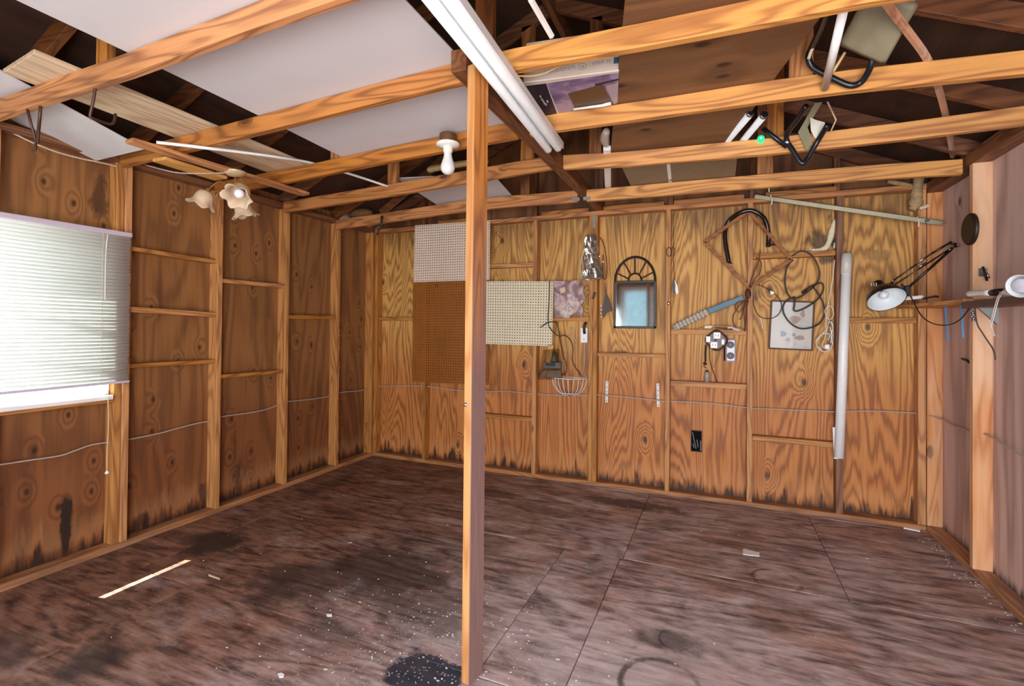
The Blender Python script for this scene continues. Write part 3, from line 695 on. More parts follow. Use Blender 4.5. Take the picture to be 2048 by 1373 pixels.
for i, (a, b) in enumerate(tb):
    a, b = P(*a, 'z', 2.455+.012*(i == 2)), P(*b, 'z', 2.455+.012*(i == 2))
    d = (a-b).normalized()
    lt = thing('loose_tube', (a+b)/2, ['spare white lamp tube on the joists nearest the brown plywood sheet', 'spare white lamp tube with a dark open end near the green light', 'dull spare lamp tube between the two bright ones'][i], 'lamp tube', 'spare lamp tubes on the joists')
    B().tube([b-d*.1, a], .0185, 12).build('glass_tube', TUBE if i < 2 else plain('dull_tube', (176, 164, 146), .4), lt, smooth=True)
    B().tube([a, a+d*.012], .0192, 12).build('end_cap', STEEL, lt, smooth=True); B().tube([a+d*.012, a+d*.0125], .013, 12).build('end_hole', BLACK, lt)
# flat printed box
by = P(1145, 155, 'z', 2.485).y
fb = thing('printed_box', (-.65, 2.2, 2.485), 'flat white box with purple picture and upside-down print on the joists', 'box')
BXM = plain('box_white', (222, 208, 196), .5, var=.05)
zb0 = 2.488
A_, D_ = P(1046, 166, 'z', zb0), P(1239, 141, 'z', zb0)
bk = V((-.02, .55, 0)); bk2 = V((-.17, .55, 0)); top = V((0, .03, .20))
B().hexa([A_, D_, D_+bk2, A_+bk, A_+top, D_+top, D_+bk2+top, A_+bk+top]).build('carton', BXM, fb, bevel=.004)
def art_mat(name, cols, sc=6.0, sx=(1, 1, 1)):
    g = G(name); n = g.noise(g.vmul(g.n('TexCoord').outputs['Object'], sx), sc, 3.0, .55, .8)
    g.bsdf(color=g.ramp(n, cols), rough=.35); return g.mat
def flat(name, pts, mat, par, off=(0, 0, -.0012)):
    return B().prism(pts, off).build(name, mat, par)
zp = zb0-.0002
flat('picture_print', [P(x, y, 'z', zp) for x, y in [(1093, 167), (1238, 145), (1231, 225), (1120, 232)]], art_mat('purple_art', [(.25, (70, 52, 84)), (.45, (126, 104, 142)), (.6, (164, 146, 172)), (.8, (150, 104, 92))], 9), fb)
flat('navy_print', [P(x, y, 'z', zp) for x, y in [(1052, 172), (1092, 167), (1116, 232), (1080, 236)]], plain('navy_ink', (38, 26, 48), .4), fb)
flat('brown_print', [P(x, y, 'z', zp-.001) for x, y in [(1136, 187), (1206, 168), (1230, 219), (1152, 222)]], plain('brown_ink', (92, 64, 40), .4), fb)
flat('grey_print', [P(x, y, 'z', zp-.001) for x, y in [(1212, 172), (1237, 166), (1235, 205), (1228, 209)]], plain('grey_ink', (170, 156, 168), .4), fb)
flat('dark_line', [P(x, y, 'z', zp-.0015) for x, y in [(1190, 168), (1238, 157), (1238, 160), (1190, 172)]], plain('navy_ink', (38, 26, 48), .4), fb)
wp = B()
for x, y in [(1079, 193), (1082, 199), (1085, 203), (1087, 207), (1090, 209), (1093, 203)]:
    wp.prism([P(x, y-2, 'z', zp-.0015), P(x+3, y-2, 'z', zp-.0015), P(x+4, y+2, 'z', zp-.0015), P(x+1, y+2, 'z', zp-.0015)], (0, 0, -.0005))
wp.build('small_lettering', WHITE, fb)['kind'] = 'stuff'
# rows of upside-down grey characters on the white face
tx = B()
def on_face(px, py):
    o = A_; n_ = (D_-A_).cross(top).normalized(); d = RX*((px-1024)/F)+UP*((CY-py)/F)+FW; o0 = V((0, 0, CH))
    return o0+d*((o-o0).dot(n_)/d.dot(n_)) - n_*(.0012 if n_.y > 0 else -.0012)
FN = (D_-A_).cross(top).normalized(); FN = FN if FN.y < 0 else -FN
def stroke(x0, y0, x1, y1, wd=1.0):
    p, q_ = on_face(x0, y0), on_face(x1, y1); tx.bar(p, q_, wd*.0019, .0012, up=FN)
x = 1100
for k in range(13):
    yy = 143.5-(x-1100)*.20
    stroke(x, yy-3.2, x+.6, yy+3.2); 
    if k % 2: stroke(x, yy-3, x+3, yy-3)
    if k % 3 == 0: stroke(x+.3, yy+3, x+3.2, yy+2.6)
    x += 4
for k in range(7):
    xx = 1186+k*4.6+(5 if k > 4 else 0); yy = 128-(xx-1186)*.14
    stroke(xx, yy-3.5, xx+.6, yy+3.5)
    if k % 2 == 0: stroke(xx, yy, xx+3.2, yy-.6)
    if k % 3: stroke(xx, yy-3.3, xx+3.2, yy-3.8)
rr = [(1160, 128), (1168, 127), (1173, 130), (1172, 136), (1167, 139), (1158, 139), (1157, 134), (1160, 128)]
for (a, b) in zip(rr[:-1], rr[1:]): stroke(*a, *b, .8)
stroke(1162, 131, 1168, 136); stroke(1168, 131, 1163, 136)
tx.build('lettering', plain('grey_letter', (150, 140, 142), .5), fb)['kind'] = 'stuff'
B().prism([on_face(*p) for p in [(1228, 116), (1242, 114), (1242, 124), (1236, 127), (1227, 128)]], FN*.0012).build('blue_emblem', plain('blue_ink', (70, 104, 130), .4), fb)
tag(B().tube([P(1036, 152, 'z', 2.42), P(1062, 152, 'z', 2.44), P(1090, 146, 'z', 2.455), P(1120, 131, 'z', 2.47), P(1142, 120, 'z', 2.48)], .004, 8, k=5).build('bent_wire', plain('yellow_wire', (230, 190, 130), .4), smooth=True), 'thin yellow wire curving below the printed box beside the beam', 'wire')
tag(B().tube([P(1147, 219, 'z', 2.478), P(1205, 211, 'z', 2.478), P(1209, 210, 'z', 2.478), P(1213, 209, 'z', 2.478), P(1222, 207, 'z', 2.478)], lambda t: .006+.004*t if t < .6 else .008, 10).build('white_pen', PVC, smooth=True), 'white capped tube resting on the joist under the printed box', 'tube')
tag(B().tube([P(1062, 0, 'z', 2.53), P(1103, 72, 'z', 2.512)], .012, 6).build('white_rod', PVC), 'thin white rod leaning up behind the joist above the printed box', 'rod')
tag(B().tube([P(x, y, 'z', 2.447+.012) for x, y in [(1765, -5), (1810, 55), (1850, 110), (1868, 152), (1882, 195), (1896, 255), (1905, 313)]], .014, 5, k=4).build('bowed_strip', lumber('strip_wood', 'Y', (206, 150, 112), (160, 104, 72), worn=(222, 204, 190))), 'bowed wooden strip with white paint resting on the joists', 'strip')
tag(B().tube([P(1689, 12, 'y', 1.95), P(1650, 176, 'y', 2.41)], .0155, 12).build('white_pipe', PVC, smooth=True), 'short white pipe slanting past the chair frame in front of the joist', 'pipe')
# chair with khaki cushion
CUSH = plain('khaki_vinyl', (164, 154, 124), .45, var=.35, scale=7)
ck = thing('folded_chair', P(1690, 130, 'y', 2.36), 'folded chair with khaki cushion and black tube frame hung between the joists', 'chair')
cq = [P(1680, 92, 'y', 2.30), P(1768, 132, 'y', 2.30), P(1836, 12, 'y', 2.12), P(1742, -25, 'y', 2.12)]
cb = sheet(lambda u, v: cq[0].lerp(cq[1], u).lerp(cq[3].lerp(cq[2], u), v)-V((0, 0, .018))*(math.sin(math.pi*min(max(u, 0), 1))*math.sin(math.pi*v))**.4, 0, 1, 0, 1, 10, 10, .035).build('cushion', CUSH, ck, smooth=True)
B().tube([P(1752, 80, 'y', 2.30), P(1743, 126, 'y', 2.33), P(1733, 150, 'y', 2.37), P(1720, 166, 'y', 2.395), P(1700, 171, 'y', 2.395), P(1672, 160, 'y', 2.395), P(1640, 144, 'y', 2.395), P(1623, 132, 'y', 2.395), P(1617, 115, 'y', 2.38), P(1622, 98, 'y', 2.36), P(1640, 60, 'y', 2.2), P(1655, 20, 'y', 2.05)], .0125, 12, k=5).build('tube_frame', BLACKT, ck, smooth=True)
B().tube([P(1617, 118, 'y', 2.365), P(1621, 106, 'y', 2.355), P(1630, 84, 'y', 2.32)], .007, 8).build('frayed_tape', plain('tape_cream', (222, 206, 168), .5), ck, smooth=True)
B().tube([P(1665, 146, 'y', 2.46), P(1690, 105, 'y', 2.44)], .006, 6).build('wire', plain('yellow_wire', (230, 190, 130), .4), ck)
c2 = thing('tube_chair', P(1600, 320, 'y', 3.0), 'black tube frame with khaki webbing and white tag hanging below the joist', 'chair')
B().tube([P(1612, 212, 'y', 2.75), P(1594, 240, 'y', 2.85), P(1578, 262, 'y', 2.95), P(1573, 280, 'y', 3.0), P(1585, 300, 'y', 3.0), P(1600, 324, 'y', 3.0), P(1608, 326, 'y', 3.0), P(1618, 312, 'y', 3.0), P(1638, 278, 'y', 2.98), P(1655, 250, 'y', 2.9)], .013, 12, k=5).build('tube_frame', BLACKT, c2, smooth=True)
B().tube([P(1526, 257, 'y', 3.0), P(1545, 272, 'y', 3.0), P(1574, 294, 'y', 3.0)], .0125, 12).build('arm', BLACKT, c2, smooth=True)
B().prism([P(x, y, 'y', 2.99) for x, y in [(1620, 235), (1632, 240), (1650, 245), (1648, 268), (1638, 275), (1630, 277), (1622, 262)]], (0, .002, 0)).build('tag', plain('white_tag', (226, 220, 206), .6), c2)
B().prism([P(x, y, 'y', 3.02) for x, y in [(1630, 206), (1645, 204), (1615, 254), (1625, 285), (1613, 303), (1596, 265)]], (0, .006, 0)).build('webbing', CUSH, c2)
B().tube([P(1655, 204, 'y', 3.0), P(1672, 240, 'y', 3.0), P(1662, 262, 'y', 3.0)], .004, 6).build('rod', PALE('Z'), c2)
B().lathe(P(1575, 283, 'y', 2.985), (0, -1, 0), [(0, .004), (.012, .002), (.014, -.002)], 12).build('rivet', STEEL, c2, smooth=True)
gd = P(1522, 277, 'y', 3.015)
gi = thing('indicator_light', gd, 'small glowing green indicator light on the joist face', 'light')
g = G('green_led'); g.bsdf(color=(20, 160, 110), rough=.3, emis=(20, 225, 140), estr=1.0)
B().lathe(gd, (0, -1, 0), [(0, .010), (.008, .009), (.016, .004), (.019, -.003), (.019, -.024)], 16).build('lens', g.mat, gi, smooth=True)
g = G('led_core'); g.bsdf(color=(200, 255, 240), emis=(200, 255, 245), estr=1.5)
B().ball(gd+V((0, -.010, 0)), .005, 8).build('led', g.mat, gi, smooth=True)
# torn paper and odd scrap in the far loft
tag(B().tube([P(858, 340, 'z', 2.53), P(880, 335, 'z', 2.53), P(930, 327, 'z', 2.53), P(975, 322, 'z', 2.53)], .022, 7, k=2).build('foam_scrap', plain('foam_tan', (196, 164, 112), .8, var=.3, bump=.8)), 'rough tan foam strip lying on the small white panel', 'foam strip')
tag(B().ball(P(722, 428, 'y', 3.85), .12, 10, (1.2, .6, .45)).build('hanging_sack', plain('sack_tan', (150, 104, 62), .8, var=.4, bump=.6), smooth=True), 'tan crumpled sack resting in the far loft corner', 'sack')
pg = thing('pulley_hook', P(755, 455, 'y', 3.62), 'small metal pulley hook hanging from the last joist in the corner', 'hook')
B().tube([P(764, 432, 'y', 3.62), P(762, 450, 'y', 3.62), P(757, 462, 'y', 3.62), P(754, 470, 'y', 3.62)], .010, 8, k=3).build('hook_body', plain('dark_metal', (52, 44, 42), .4, .6), pg, smooth=True)
B().tube([P(732, 455, 'y', 3.62), P(752, 458, 'y', 3.62), P(757, 452, 'y', 3.62)], .005, 6, k=2).build('bright_wire', STEEL, pg, smooth=True)

# ------------------------------------------------------------------ window blind
vb = thing('venetian_blind', (XL+.03, 1.2, 1.9), 'white slatted blind hanging over the bright window', 'blind')
def gslat():
    g = G('slat_vinyl')
    a = g.n('BsdfPrincipled', {'Base Color': (242, 244, 246), 'Roughness': .45}); b = g.n('BsdfTranslucent', {0: (244, 246, 242)})
    mx = g.n('MixShader', {0: .34}); g.t.links.new(a.outputs[0], mx.inputs[1]); g.t.links.new(b.outputs[0], mx.inputs[2]); g.t.links.new(mx.outputs[0], g.out.inputs[0]); return g.mat
SLAT = gslat()
BY0, BY1 = .50, 1.876
RAILM = plain('rail_lilac', (206, 196, 212), .4)
B().box(XL+.008, XL+.046, BY0, BY1, 1.905, 1.932).build('head_rail', RAILM, vb, bevel=.003)
NS = 43
def slat_mesh():
    b = B(); n = 4; wd = .0255; vs = []
    for y in (BY0, BY1-.004):
        for i in range(n+1):
            t = i/n-.5; a = math.radians(-70)
            bow = .0028*(1-4*t*t)
            vs.append((wd*t*math.cos(a)-bow*math.sin(a), y, -wd*t*math.sin(a)+bow*math.cos(a)))
    fs = [(i, i+1, n+2+i, n+1+i) for i in range(n)]
    return b.add(vs, fs)
s0 = slat_mesh(); s0.v = [p+V((XL+.03, 0, 1.895)) for p in s0.v]
ob = s0.build('slat', SLAT, vb, smooth=True, origin=(XL+.03, 1.2, 1.895), solid=.0006)
for i in range(1, NS):
    c = ob.copy(); COL.objects.link(c); c.parent = vb
    z = 1.895-i*(1.895-1.040)/(NS-1)
    gapx = -.003 if i == 24 else 0
    c.location = V((XL+.03, 1.2+random.uniform(-.002, .002), z+gapx))-WORLD[vb.name]
    c.rotation_euler = (random.uniform(-.0015, .0015), random.uniform(-.05, .05), 0)
B().hexa([(XL+.022, BY0, 1.008), (XL+.040, BY0, 1.008), (XL+.040, BY1, 1.016), (XL+.022, BY1, 1.016), (XL+.022, BY0, 1.022), (XL+.040, BY0, 1.022), (XL+.040, BY1, 1.030), (XL+.022, BY1, 1.030)]).build('bottom_rail', RAILM, vb, bevel=.002)
for y in (.85, 1.22, 1.72):
    B().tube([(XL+.045, y, 1.91), (XL+.044, y, 1.01)], .0012, 5).build('ladder_cord', plain('cord_cream', (226, 204, 176), .7), vb)
yc = 1.775
B().tube([P(217, 781, 'x', XL+.05), P(216, 800, 'x', XL+.05), P(217, 850, 'x', XL+.05), P(214, 900, 'x', XL+.05), P(214, 945, 'x', XL+.05)], .0022, 6, k=3).build('pull_cord', plain('cord_cream', (226, 204, 176), .7), vb, smooth=True)
B().lathe(P(214, 942, 'x', XL+.05), (0, 0, -1), [(.003, 0), (.009, .008), (.012, .016), (.008, .018), (0, .018)], 10).build('tassel', PVC, vb, smooth=True)
B().tube([P(x, y, 'x', XL+.048) for x, y in [(216, 470), (213, 490), (211, 530), (210, 600)]], .003, 6, k=2).build('tilt_wand', plain('clear_wand', (236, 230, 222), .2), vb)
# leaning poles added outside to throw slanting shadows onto the blind
for i, (a, b) in enumerate([((0, 613), (235, 668)), ((0, 706), (215, 742))]):
    pa, pb_ = P(*a, 'x', XL+.02)-SUN*.55, P(*b, 'x', XL+.02)-SUN*.55
    d = (pb_-pa); tag(B().tube([pa-d*1.0, pb_+d*.4], .011, 8).build('shadow_pole', STUD('Y')), ['upper slanting pole added outside to shadow the window blind', 'lower slanting pole added outside to shadow the window blind'][i], 'pole', 'added poles outside the window')
tag(B().box(-6, 3, -5.2, -5.0, -.3, 3.2).build('backdrop_wall', plain('blue_grey_backdrop', (150, 168, 180), .8)), 'blue-grey wall added outside for the mirror to reflect', 'wall')  # added behind the camera to colour the mirror's reflection
tag(B().box(-3.95, -3.92, -.2, 1.20, 1.9, 2.5).build('sun_blocker', STUD('Y')), 'unseen board added outside to trim the sun strip', 'board')  # added out of view to cut off the sun strip's left end
struct(B().box(-14, 12, -14, 12, -.5, -.3).build('trim_1', plain('ground_outside', (150, 146, 128), .9, var=.2)))

# ------------------------------------------------------------------ cables through the studs
def cable(pts, label, name='wall_cable', r=.0042, mat=None, k=4):
    return tag(B().tube(pts, r, 8, k=k).build(name, mat or CABLE, smooth=True), label, 'cable')
xc = XL-.05
cable([P(x, y, 'x', xc) for x, y in [(-40, 934), (0, 930), (60, 921), (120, 912), (150, 902), (185, 890), (228, 884), (256, 880), (320, 867), (345, 860), (400, 846), (430, 842), (443, 834), (500, 826), (540, 817), (572, 803), (582, 803), (630, 798), (668, 791), (684, 785), (720, 782), (745, 774)]], 'grey cable running low along the window wall through the studs')
yc_ = YB+.045
cable([P(x, y, 'y', yc_) for x, y in [(752, 773), (800, 772), (838, 772), (880, 776), (915, 781), (975, 783), (1010, 783), (1060, 787), (1100, 790), (1178, 791), (1200, 790), (1260, 795), (1330, 803), (1345, 803), (1420, 807), (1488, 815), (1505, 817), (1600, 821), (1664, 824), (1700, 823), (1760, 823), (1835, 827)]], 'grey cable running low along the back wall through the studs')
xcr = XR+.05
cable([P(1858, 831, 'y', YB+.0), P(1885, 840, 'x', XR+.06), P(1915, 855, 'x', XR+.055), P(1945, 864, 'x', XR+.05), P(1968, 868, 'x', XR+.05), P(1990, 878, 'x', XR+.05), P(2010, 892, 'x', XR+.04), P(2048, 915, 'x', XR+.04), P(2090, 950, 'x', XR+.04)], 'grey cable sagging along the plank wall right of the corner', r=.005)
cable([P(x, y, 'x', XL-.03) for x, y in [(18, 262), (60, 283), (110, 303), (160, 317), (200, 325), (250, 336), (262, 332)]], 'white cable looping under the top plate above the blind', r=.005, mat=plain('white_cable', (206, 186, 166), .5))

# ------------------------------------------------------------------ things on the back wall
def pegboard(name, cs, mat, label, nx, nz, t=.005, r=.0056):
    """cs: corners lower-left, lower-right, upper-right, upper-left"""
    cs = [V(c) for c in cs]; vs = []; fs = []; ws = []; idx = {}
    W = (cs[1]-cs[0]).length; H = (cs[3]-cs[0]).length
    back = V((0, t, 0))
    def pt(u, v): return cs[0].lerp(cs[1], u).lerp(cs[3].lerp(cs[2], u), v)
    def vid(key, p):
        if key not in idx: idx[key] = len(vs); vs.append(p)
        return idx[key]
    ru, rv = r/W, r/H
    for i in range(nx):
        for j in range(nz):
            uc, vc = (i+.5)/nx, (j+.5)/nz; o = []; n_ = []; bk_ = []
            for k, (a, b) in enumerate([(1, 0), (1, 1), (0, 1), (-1, 1), (-1, 0), (-1, -1), (0, -1), (1, -1)]):
                o.append(vid((2*i+1+a, 2*j+1+b), pt((i+.5+a/2)/nx, (j+.5+b/2)/nz)))
                th = k*math.pi/4; p = pt(uc+ru*math.cos(th), vc+rv*math.sin(th))
                n_.append(len(vs)); vs.append(p); bk_.append(len(vs)); vs.append(p+back)
            for k in range(8):
                k2 = (k+1) % 8; fs.append((o[k], o[k2], n_[k2], n_[k])); ws.append((n_[k], n_[k2], bk_[k2], bk_[k]))
    b = B().add(vs, fs); b.f += ws; b.mi += [1]*len(ws)
    for a, c in zip(cs, cs[1:]+cs[:1]): b.add([a, c, c+back, a+back], [(0, 1, 2, 3)])
    return tag(b.build(name, [mat, plain('hardboard_core', (58, 40, 26), .8)]), label, 'pegboard', 'pegboards')
PEGW = plain('peg_cream', (232, 220, 190), .45, var=.06, scale=4); PEGP = plain('peg_pink', (232, 210, 190), .5, var=.05, scale=4)
PEGB = plain('peg_brown', (164, 98, 36), .32, var=.2, scale=4)
pegboard('pegboard', [P(827, 565, 'y', 4.215), P(979, 560, 'y', 4.215), P(980, 441, 'y', 4.215), P(830, 451, 'y', 4.215)], PEGP, 'pinkish white pegboard, highest of the three on the back wall', 33, 23)
pegboard('pegboard', [P(824, 764, 'y', 4.228), P(976, 771, 'y', 4.228), P(978, 552, 'y', 4.228), P(826, 560, 'y', 4.228)], PEGB, 'shiny brown pegboard half behind the post', 33, 40)
pegboard('pegboard', [P(964, 688, 'y', 4.212), P(1104, 693, 'y', 4.212), P(1107, 563, 'y', 4.212), P(965, 563, 'y', 4.212)], PEGW, 'cream pegboard right of the post with rust marks', 28, 23)
pk = P(872, 571, 'y', 4.205)
tag(B().tube([pk+V((0, .02, .005)), pk, pk+V((.0, -.012, -.02)), pk+V((.012, -.02, -.02)), pk+V((.016, -.012, -.002))], .0025, 6, k=3).build('peg_hook', STEEL, smooth=True), 'tiny steel hook in the brown pegboard top', 'hook')

# black cord over the cream pegboard
CORDB = plain('brown_cord', (52, 34, 26), .5)
cable([P(x, y, 'y', 4.195) for x, y in [(1099, 563), (1098, 600), (1096, 640), (1099, 655), (1110, 668), (1120, 673), (1130, 671), (1142, 683), (1146, 700), (1145, 722), (1155, 742), (1163, 752)]], 'dark brown cord hanging over the edge of the cream pegboard', 'hanging_cable', .0045, CORDB)
cable([P(x, y, 'y', 4.20) for x, y in [(1080, 656), (1093, 647), (1106, 644), (1115, 650), (1120, 680), (1126, 710), (1133, 730), (1132, 746), (1124, 750)]], 'dark brown cord crossing the cream pegboard corner and dangling beside it', 'hanging_cable', .0045, CORDB)
cable([P(x, y, 'y', 4.23) for x, y in [(1143, 655), (1136, 690), (1128, 720), (1124, 745)]], 'thin tan string hanging above the wire basket', 'string', .0025, CABLE)
cable([P(x, y, 'y', 4.23) for x, y in [(1143, 655), (1150, 680), (1154, 693), (1150, 690)]], 'short pale loop of string hanging left of the white outlet', 'string', .0025, CABLE)

# poster
pts = [P(x, y, 'y', 4.225) for x, y in [(1108, 562), (1135, 563), (1161, 560), (1158, 572), (1168, 568), (1166, 585), (1171, 598), (1162, 609), (1166, 618), (1164, 637), (1154, 627), (1144, 630), (1138, 637), (1109, 635)]]
po = thing('torn_poster', pts[0], 'torn purple and cream art print between cream pegboard and stud', 'poster')
B().prism(pts, (0, .0015, 0)).build('paper', art_mat('poster_art', [(.3, (96, 62, 70)), (.45, (140, 104, 108)), (.56, (196, 168, 160)), (.66, (150, 120, 150)), (.8, (120, 84, 84))], 9), po)
B().prism([P(x, y, 'y', 4.2238) for x, y in [(1120, 613), (1140, 611), (1147, 625), (1138, 634), (1121, 633)]], (0, .001, 0)).build('pale_print', art_mat('poster_art_pale', [(.35, (150, 124, 130)), (.6, (214, 196, 180))], 30), po)
B().prism([P(x, y, 'y', 4.2236) for x, y in [(1134, 590), (1145, 588), (1155, 600), (1158, 612), (1148, 616), (1136, 604)]], (0, .001, 0)).build('pale_print', bpy.data.materials['poster_art_pale'], po)
B().prism([P(x, y, 'y', 4.2236) for x, y in [(1120, 578), (1130, 574), (1131, 584), (1121, 588)]], (0, .001, 0)).build('pale_print', plain('cream_ink', (216, 196, 160), .5), po)

# foil bundle with coils
fo = thing('foil_bundle', P(1185, 470, 'y', 4.20), 'crumpled silver foil bundle hung with tubing coils on the double stud', 'foil')
FOIL = plain('foil', (226, 222, 214), .22, .85, var=.25, bump=1.0, scale=40)
def crum(r, t, th): return r*(1+.22*math.sin(5*th+40*t)+.12*math.sin(11*th-70*t)), t+.004*math.sin(7*th)
zt = P(1180, 470, 'y', 4.19)
B().lathe(zt, (.08, 0, -1), [(.004, 0), (.034, .01), (.050, .06), (.054, .12), (.046, .17), (.050, .21), (.056, .25), (.062, .30), (.076, .35), (.074, .385), (.0, .39)], 28, rmod=crum).build('foil_wrap', FOIL, fo, smooth=False)
for k in range(4):
    dx = k*2.2
    B().tube([P(x+dx*s_, y, 'y', 4.165+.005*k) for x, y, s_ in [(1180, 480, .3), (1168, 505, -.5), (1158, 535, -.3+.5*k), (1162, 550, 0), (1166, 557, 0), (1172, 545, .6), (1177, 520, .8), (1173, 502, .5)]], .0045, 6, k=5).build('tubing', plain('clear_tubing', (222, 192, 150), .25), fo, smooth=True)
B().tube([P(x, y, 'y', 4.19) for x, y in [(1200, 475), (1208, 490), (1213, 520), (1214, 545), (1210, 560), (1205, 545), (1206, 510)]], .0045, 6, k=5).build('red_cord', plain('maroon_cord', (96, 40, 24), .5), fo, smooth=True)
for i, (x, y) in enumerate([(1199, 513), (1206, 524)]): B().ball(P(x, y, 'y', 4.175), .008, 8).build('white_clip', PVC, fo, smooth=True)
# small grey cloth bag beside the mirror
cl = thing('grey_pouch', P(1212, 600, 'y', 4.25), 'small dark grey cloth pouch hanging left of the arched mirror', 'pouch')
B().prism([P(x, y, 'y', 4.25) for x, y in [(1209, 565), (1211, 590), (1204, 622), (1206, 637), (1213, 625), (1224, 622), (1218, 600), (1212, 588)]], (0, .02, 0)).build('cloth', plain('grey_cloth', (92, 84, 84), .8), cl, bevel=.004)
for i, (x, y) in enumerate([(1202, 612), (1203, 620), (1202, 627), (1203, 634)]): B().ball(P(x, y, 'y', 4.225), .007, 8).build('bead', PVC, cl, smooth=True)
tag(B().bar(P(1185, 598, 'y', 4.225), P(1190, 585, 'y', 4.225), .02, .014, up=(0, 1, 0)).build('black_clip', BLACK, bevel=.004), 'small black clip screwed to the double stud under the foil', 'clip')

# white outlet with clip
ou = thing('switch_plate', P(1168, 670, 'y', 4.30), 'narrow white switch plate with a dark clamp below the torn poster', 'switch')
a, b_ = P(1161, 656, 'y', 4.30), P(1175, 686, 'y', 4.30)
B().box(a.x, b_.x, 4.298, 4.324, b_.z, a.z).build('plate', PVC, ou, bevel=.003)
B().tube([P(1172, 645, 'y', 4.285), P(1168, 655, 'y', 4.28), P(1169, 668, 'y', 4.285)], .012, 8, k=2).build('clamp', plain('dark_metal', (52, 44, 42), .4, .6), ou, smooth=True)
B().ball(P(1168, 679, 'y', 4.297), .005, 8).build('screw', STEEL, ou, smooth=True)
B().tube([P(1169, 686, 'y', 4.31), P(1169, 720, 'y', 4.312), P(1168, 745, 'y', 4.30), P(1174, 755, 'y', 4.28)], .005, 8, k=3).build('cable', CABLE, ou, smooth=True)

# bagged tool left of the basket
tl = thing('bagged_tool', P(1103, 740, 'y', 4.25), 'blue-grey tool with pale handle in a clear bag below the cream pegboard', 'tool')
B().hexa([P(1091, 726, 'y', 4.20), P(1101, 727, 'y', 4.20), P(1101, 727, 'y', 4.235), P(1091, 726, 'y', 4.235), P(1096, 690, 'y', 4.20), P(1108, 690, 'y', 4.20), P(1108, 690, 'y', 4.235), P(1096, 690, 'y', 4.235)]).build('handle', lumber('handle_wood', 'Z', (222, 180, 120), (190, 140, 84)), tl, bevel=.006)
a, b_ = P(1087, 724, 'y', 4.21), P(1121, 738, 'y', 4.21); B().box(a.x, b_.x, 4.21, 4.29, b_.z, a.z).build('body', plain('tool_grey', (176, 174, 172), .4, var=.3), tl, bevel=.006)
a, b_ = P(1091, 724, 'y', 4.205), P(1110, 733, 'y', 4.205); B().box(a.x, b_.x, 4.204, 4.21, b_.z, a.z).build('blue_label', plain('blue_sticker', (60, 92, 122), .4), tl)
B().hexa([P(1077, 754, 'y', 4.20), P(1123, 756, 'y', 4.20), P(1123, 756, 'y', 4.31), P(1077, 754, 'y', 4.31), P(1083, 741, 'y', 4.20), P(1122, 741, 'y', 4.20), P(1122, 741, 'y', 4.31), P(1083, 741, 'y', 4.31)]).build('base_plate', plain('base_grey', (186, 172, 156), .4, var=.4), tl, bevel=.003)
B().lathe(P(1108, 714, 'y', 4.25), (0, 0, 1), [(.036, -.04), (.04, 0), (.028, .035), (.01, .045), (0, .046)], 14).build('motor', plain('tool_dark', (128, 122, 118), .4, var=.4), tl, smooth=True)
B().ball(P(1109, 712, 'y', 4.21), .012, 8).build('knob', STEEL, tl, smooth=True)
for x0, y0, x1, y1 in [(1086, 742, 1076, 757), (1096, 742, 1091, 757)]:
    B().tube([P(x0, y0, 'y', 4.19), P((x0+x1)/2-1, (y0+y1)/2, 'y', 4.185), P(x1, y1, 'y', 4.19)], .005, 6).build('bag_fold', glass_mat('clear_film', (236, 232, 226)) if 'cf' not in _cache else _cache['cf'], tl)
    _cache.setdefault('cf', bpy.data.materials['clear_film'])
bgq = [P(x, y, 'y', 4.195) for x, y in [(1086, 700), (1120, 698), (1126, 760), (1076, 760)]]
B().prism(bgq, (0, .0008, 0)).build('bag', _cache['cf'], tl)

# wire basket
bk = thing('wire_basket', P(1140, 758, 'y', YBP), 'half-round white wire basket fixed to the back wall', 'basket')
WIRE = plain('white_wire', (238, 234, 230), .35)
c0 = P(1140, 759, 'y', 4.30); R = .166; cx, cz = c0.x, P(1140, 757, 'y', 4.24).z
rim = [(cx+R*math.cos(math.pi*i/20), 4.318-R*math.sin(math.pi*i/20), cz) for i in range(21)]
B().tube(rim, .004, 8).build('rim', WIRE, bk, smooth=True); B().tube([rim[0], rim[-1]], .004, 8).build('back_wire', WIRE, bk, smooth=True)
for i in range(1, 11):
    th = math.pi*i/11
    b = B().tube([(cx+R*math.cos(th)*math.cos(a), 4.318-R*math.sin(th)*math.cos(a), cz-.17*math.sin(a)) for a in [math.pi/2*k/10*.92 for k in range(11)]], .0032, 6)
    b.build('rib', WIRE, bk, smooth=True)
for rr in (.10,):
    B().tube([(cx+rr*math.cos(math.pi*i/16), 4.318-rr*math.sin(math.pi*i/16), cz-.17*math.sqrt(1-(rr/R)**2)-.002) for i in range(17)], .0035, 6).build('bottom_ring', WIRE, bk, smooth=True)
B().lathe((cx, 4.318, cz-.168), (0, 0, 1), [(0, 0), (.095, .022)], 18, a0=0, a1=2*math.pi).build('bottom_mesh', plain('mesh_grey', (170, 168, 176), .5), bk)
B().tube([P(1158, 742, 'y', 4.27), P(1162, 752, 'y', 4.26), P(1166, 766, 'y', 4.27)], .008, 8).build('clear_liner', _cache['cf'], bk)

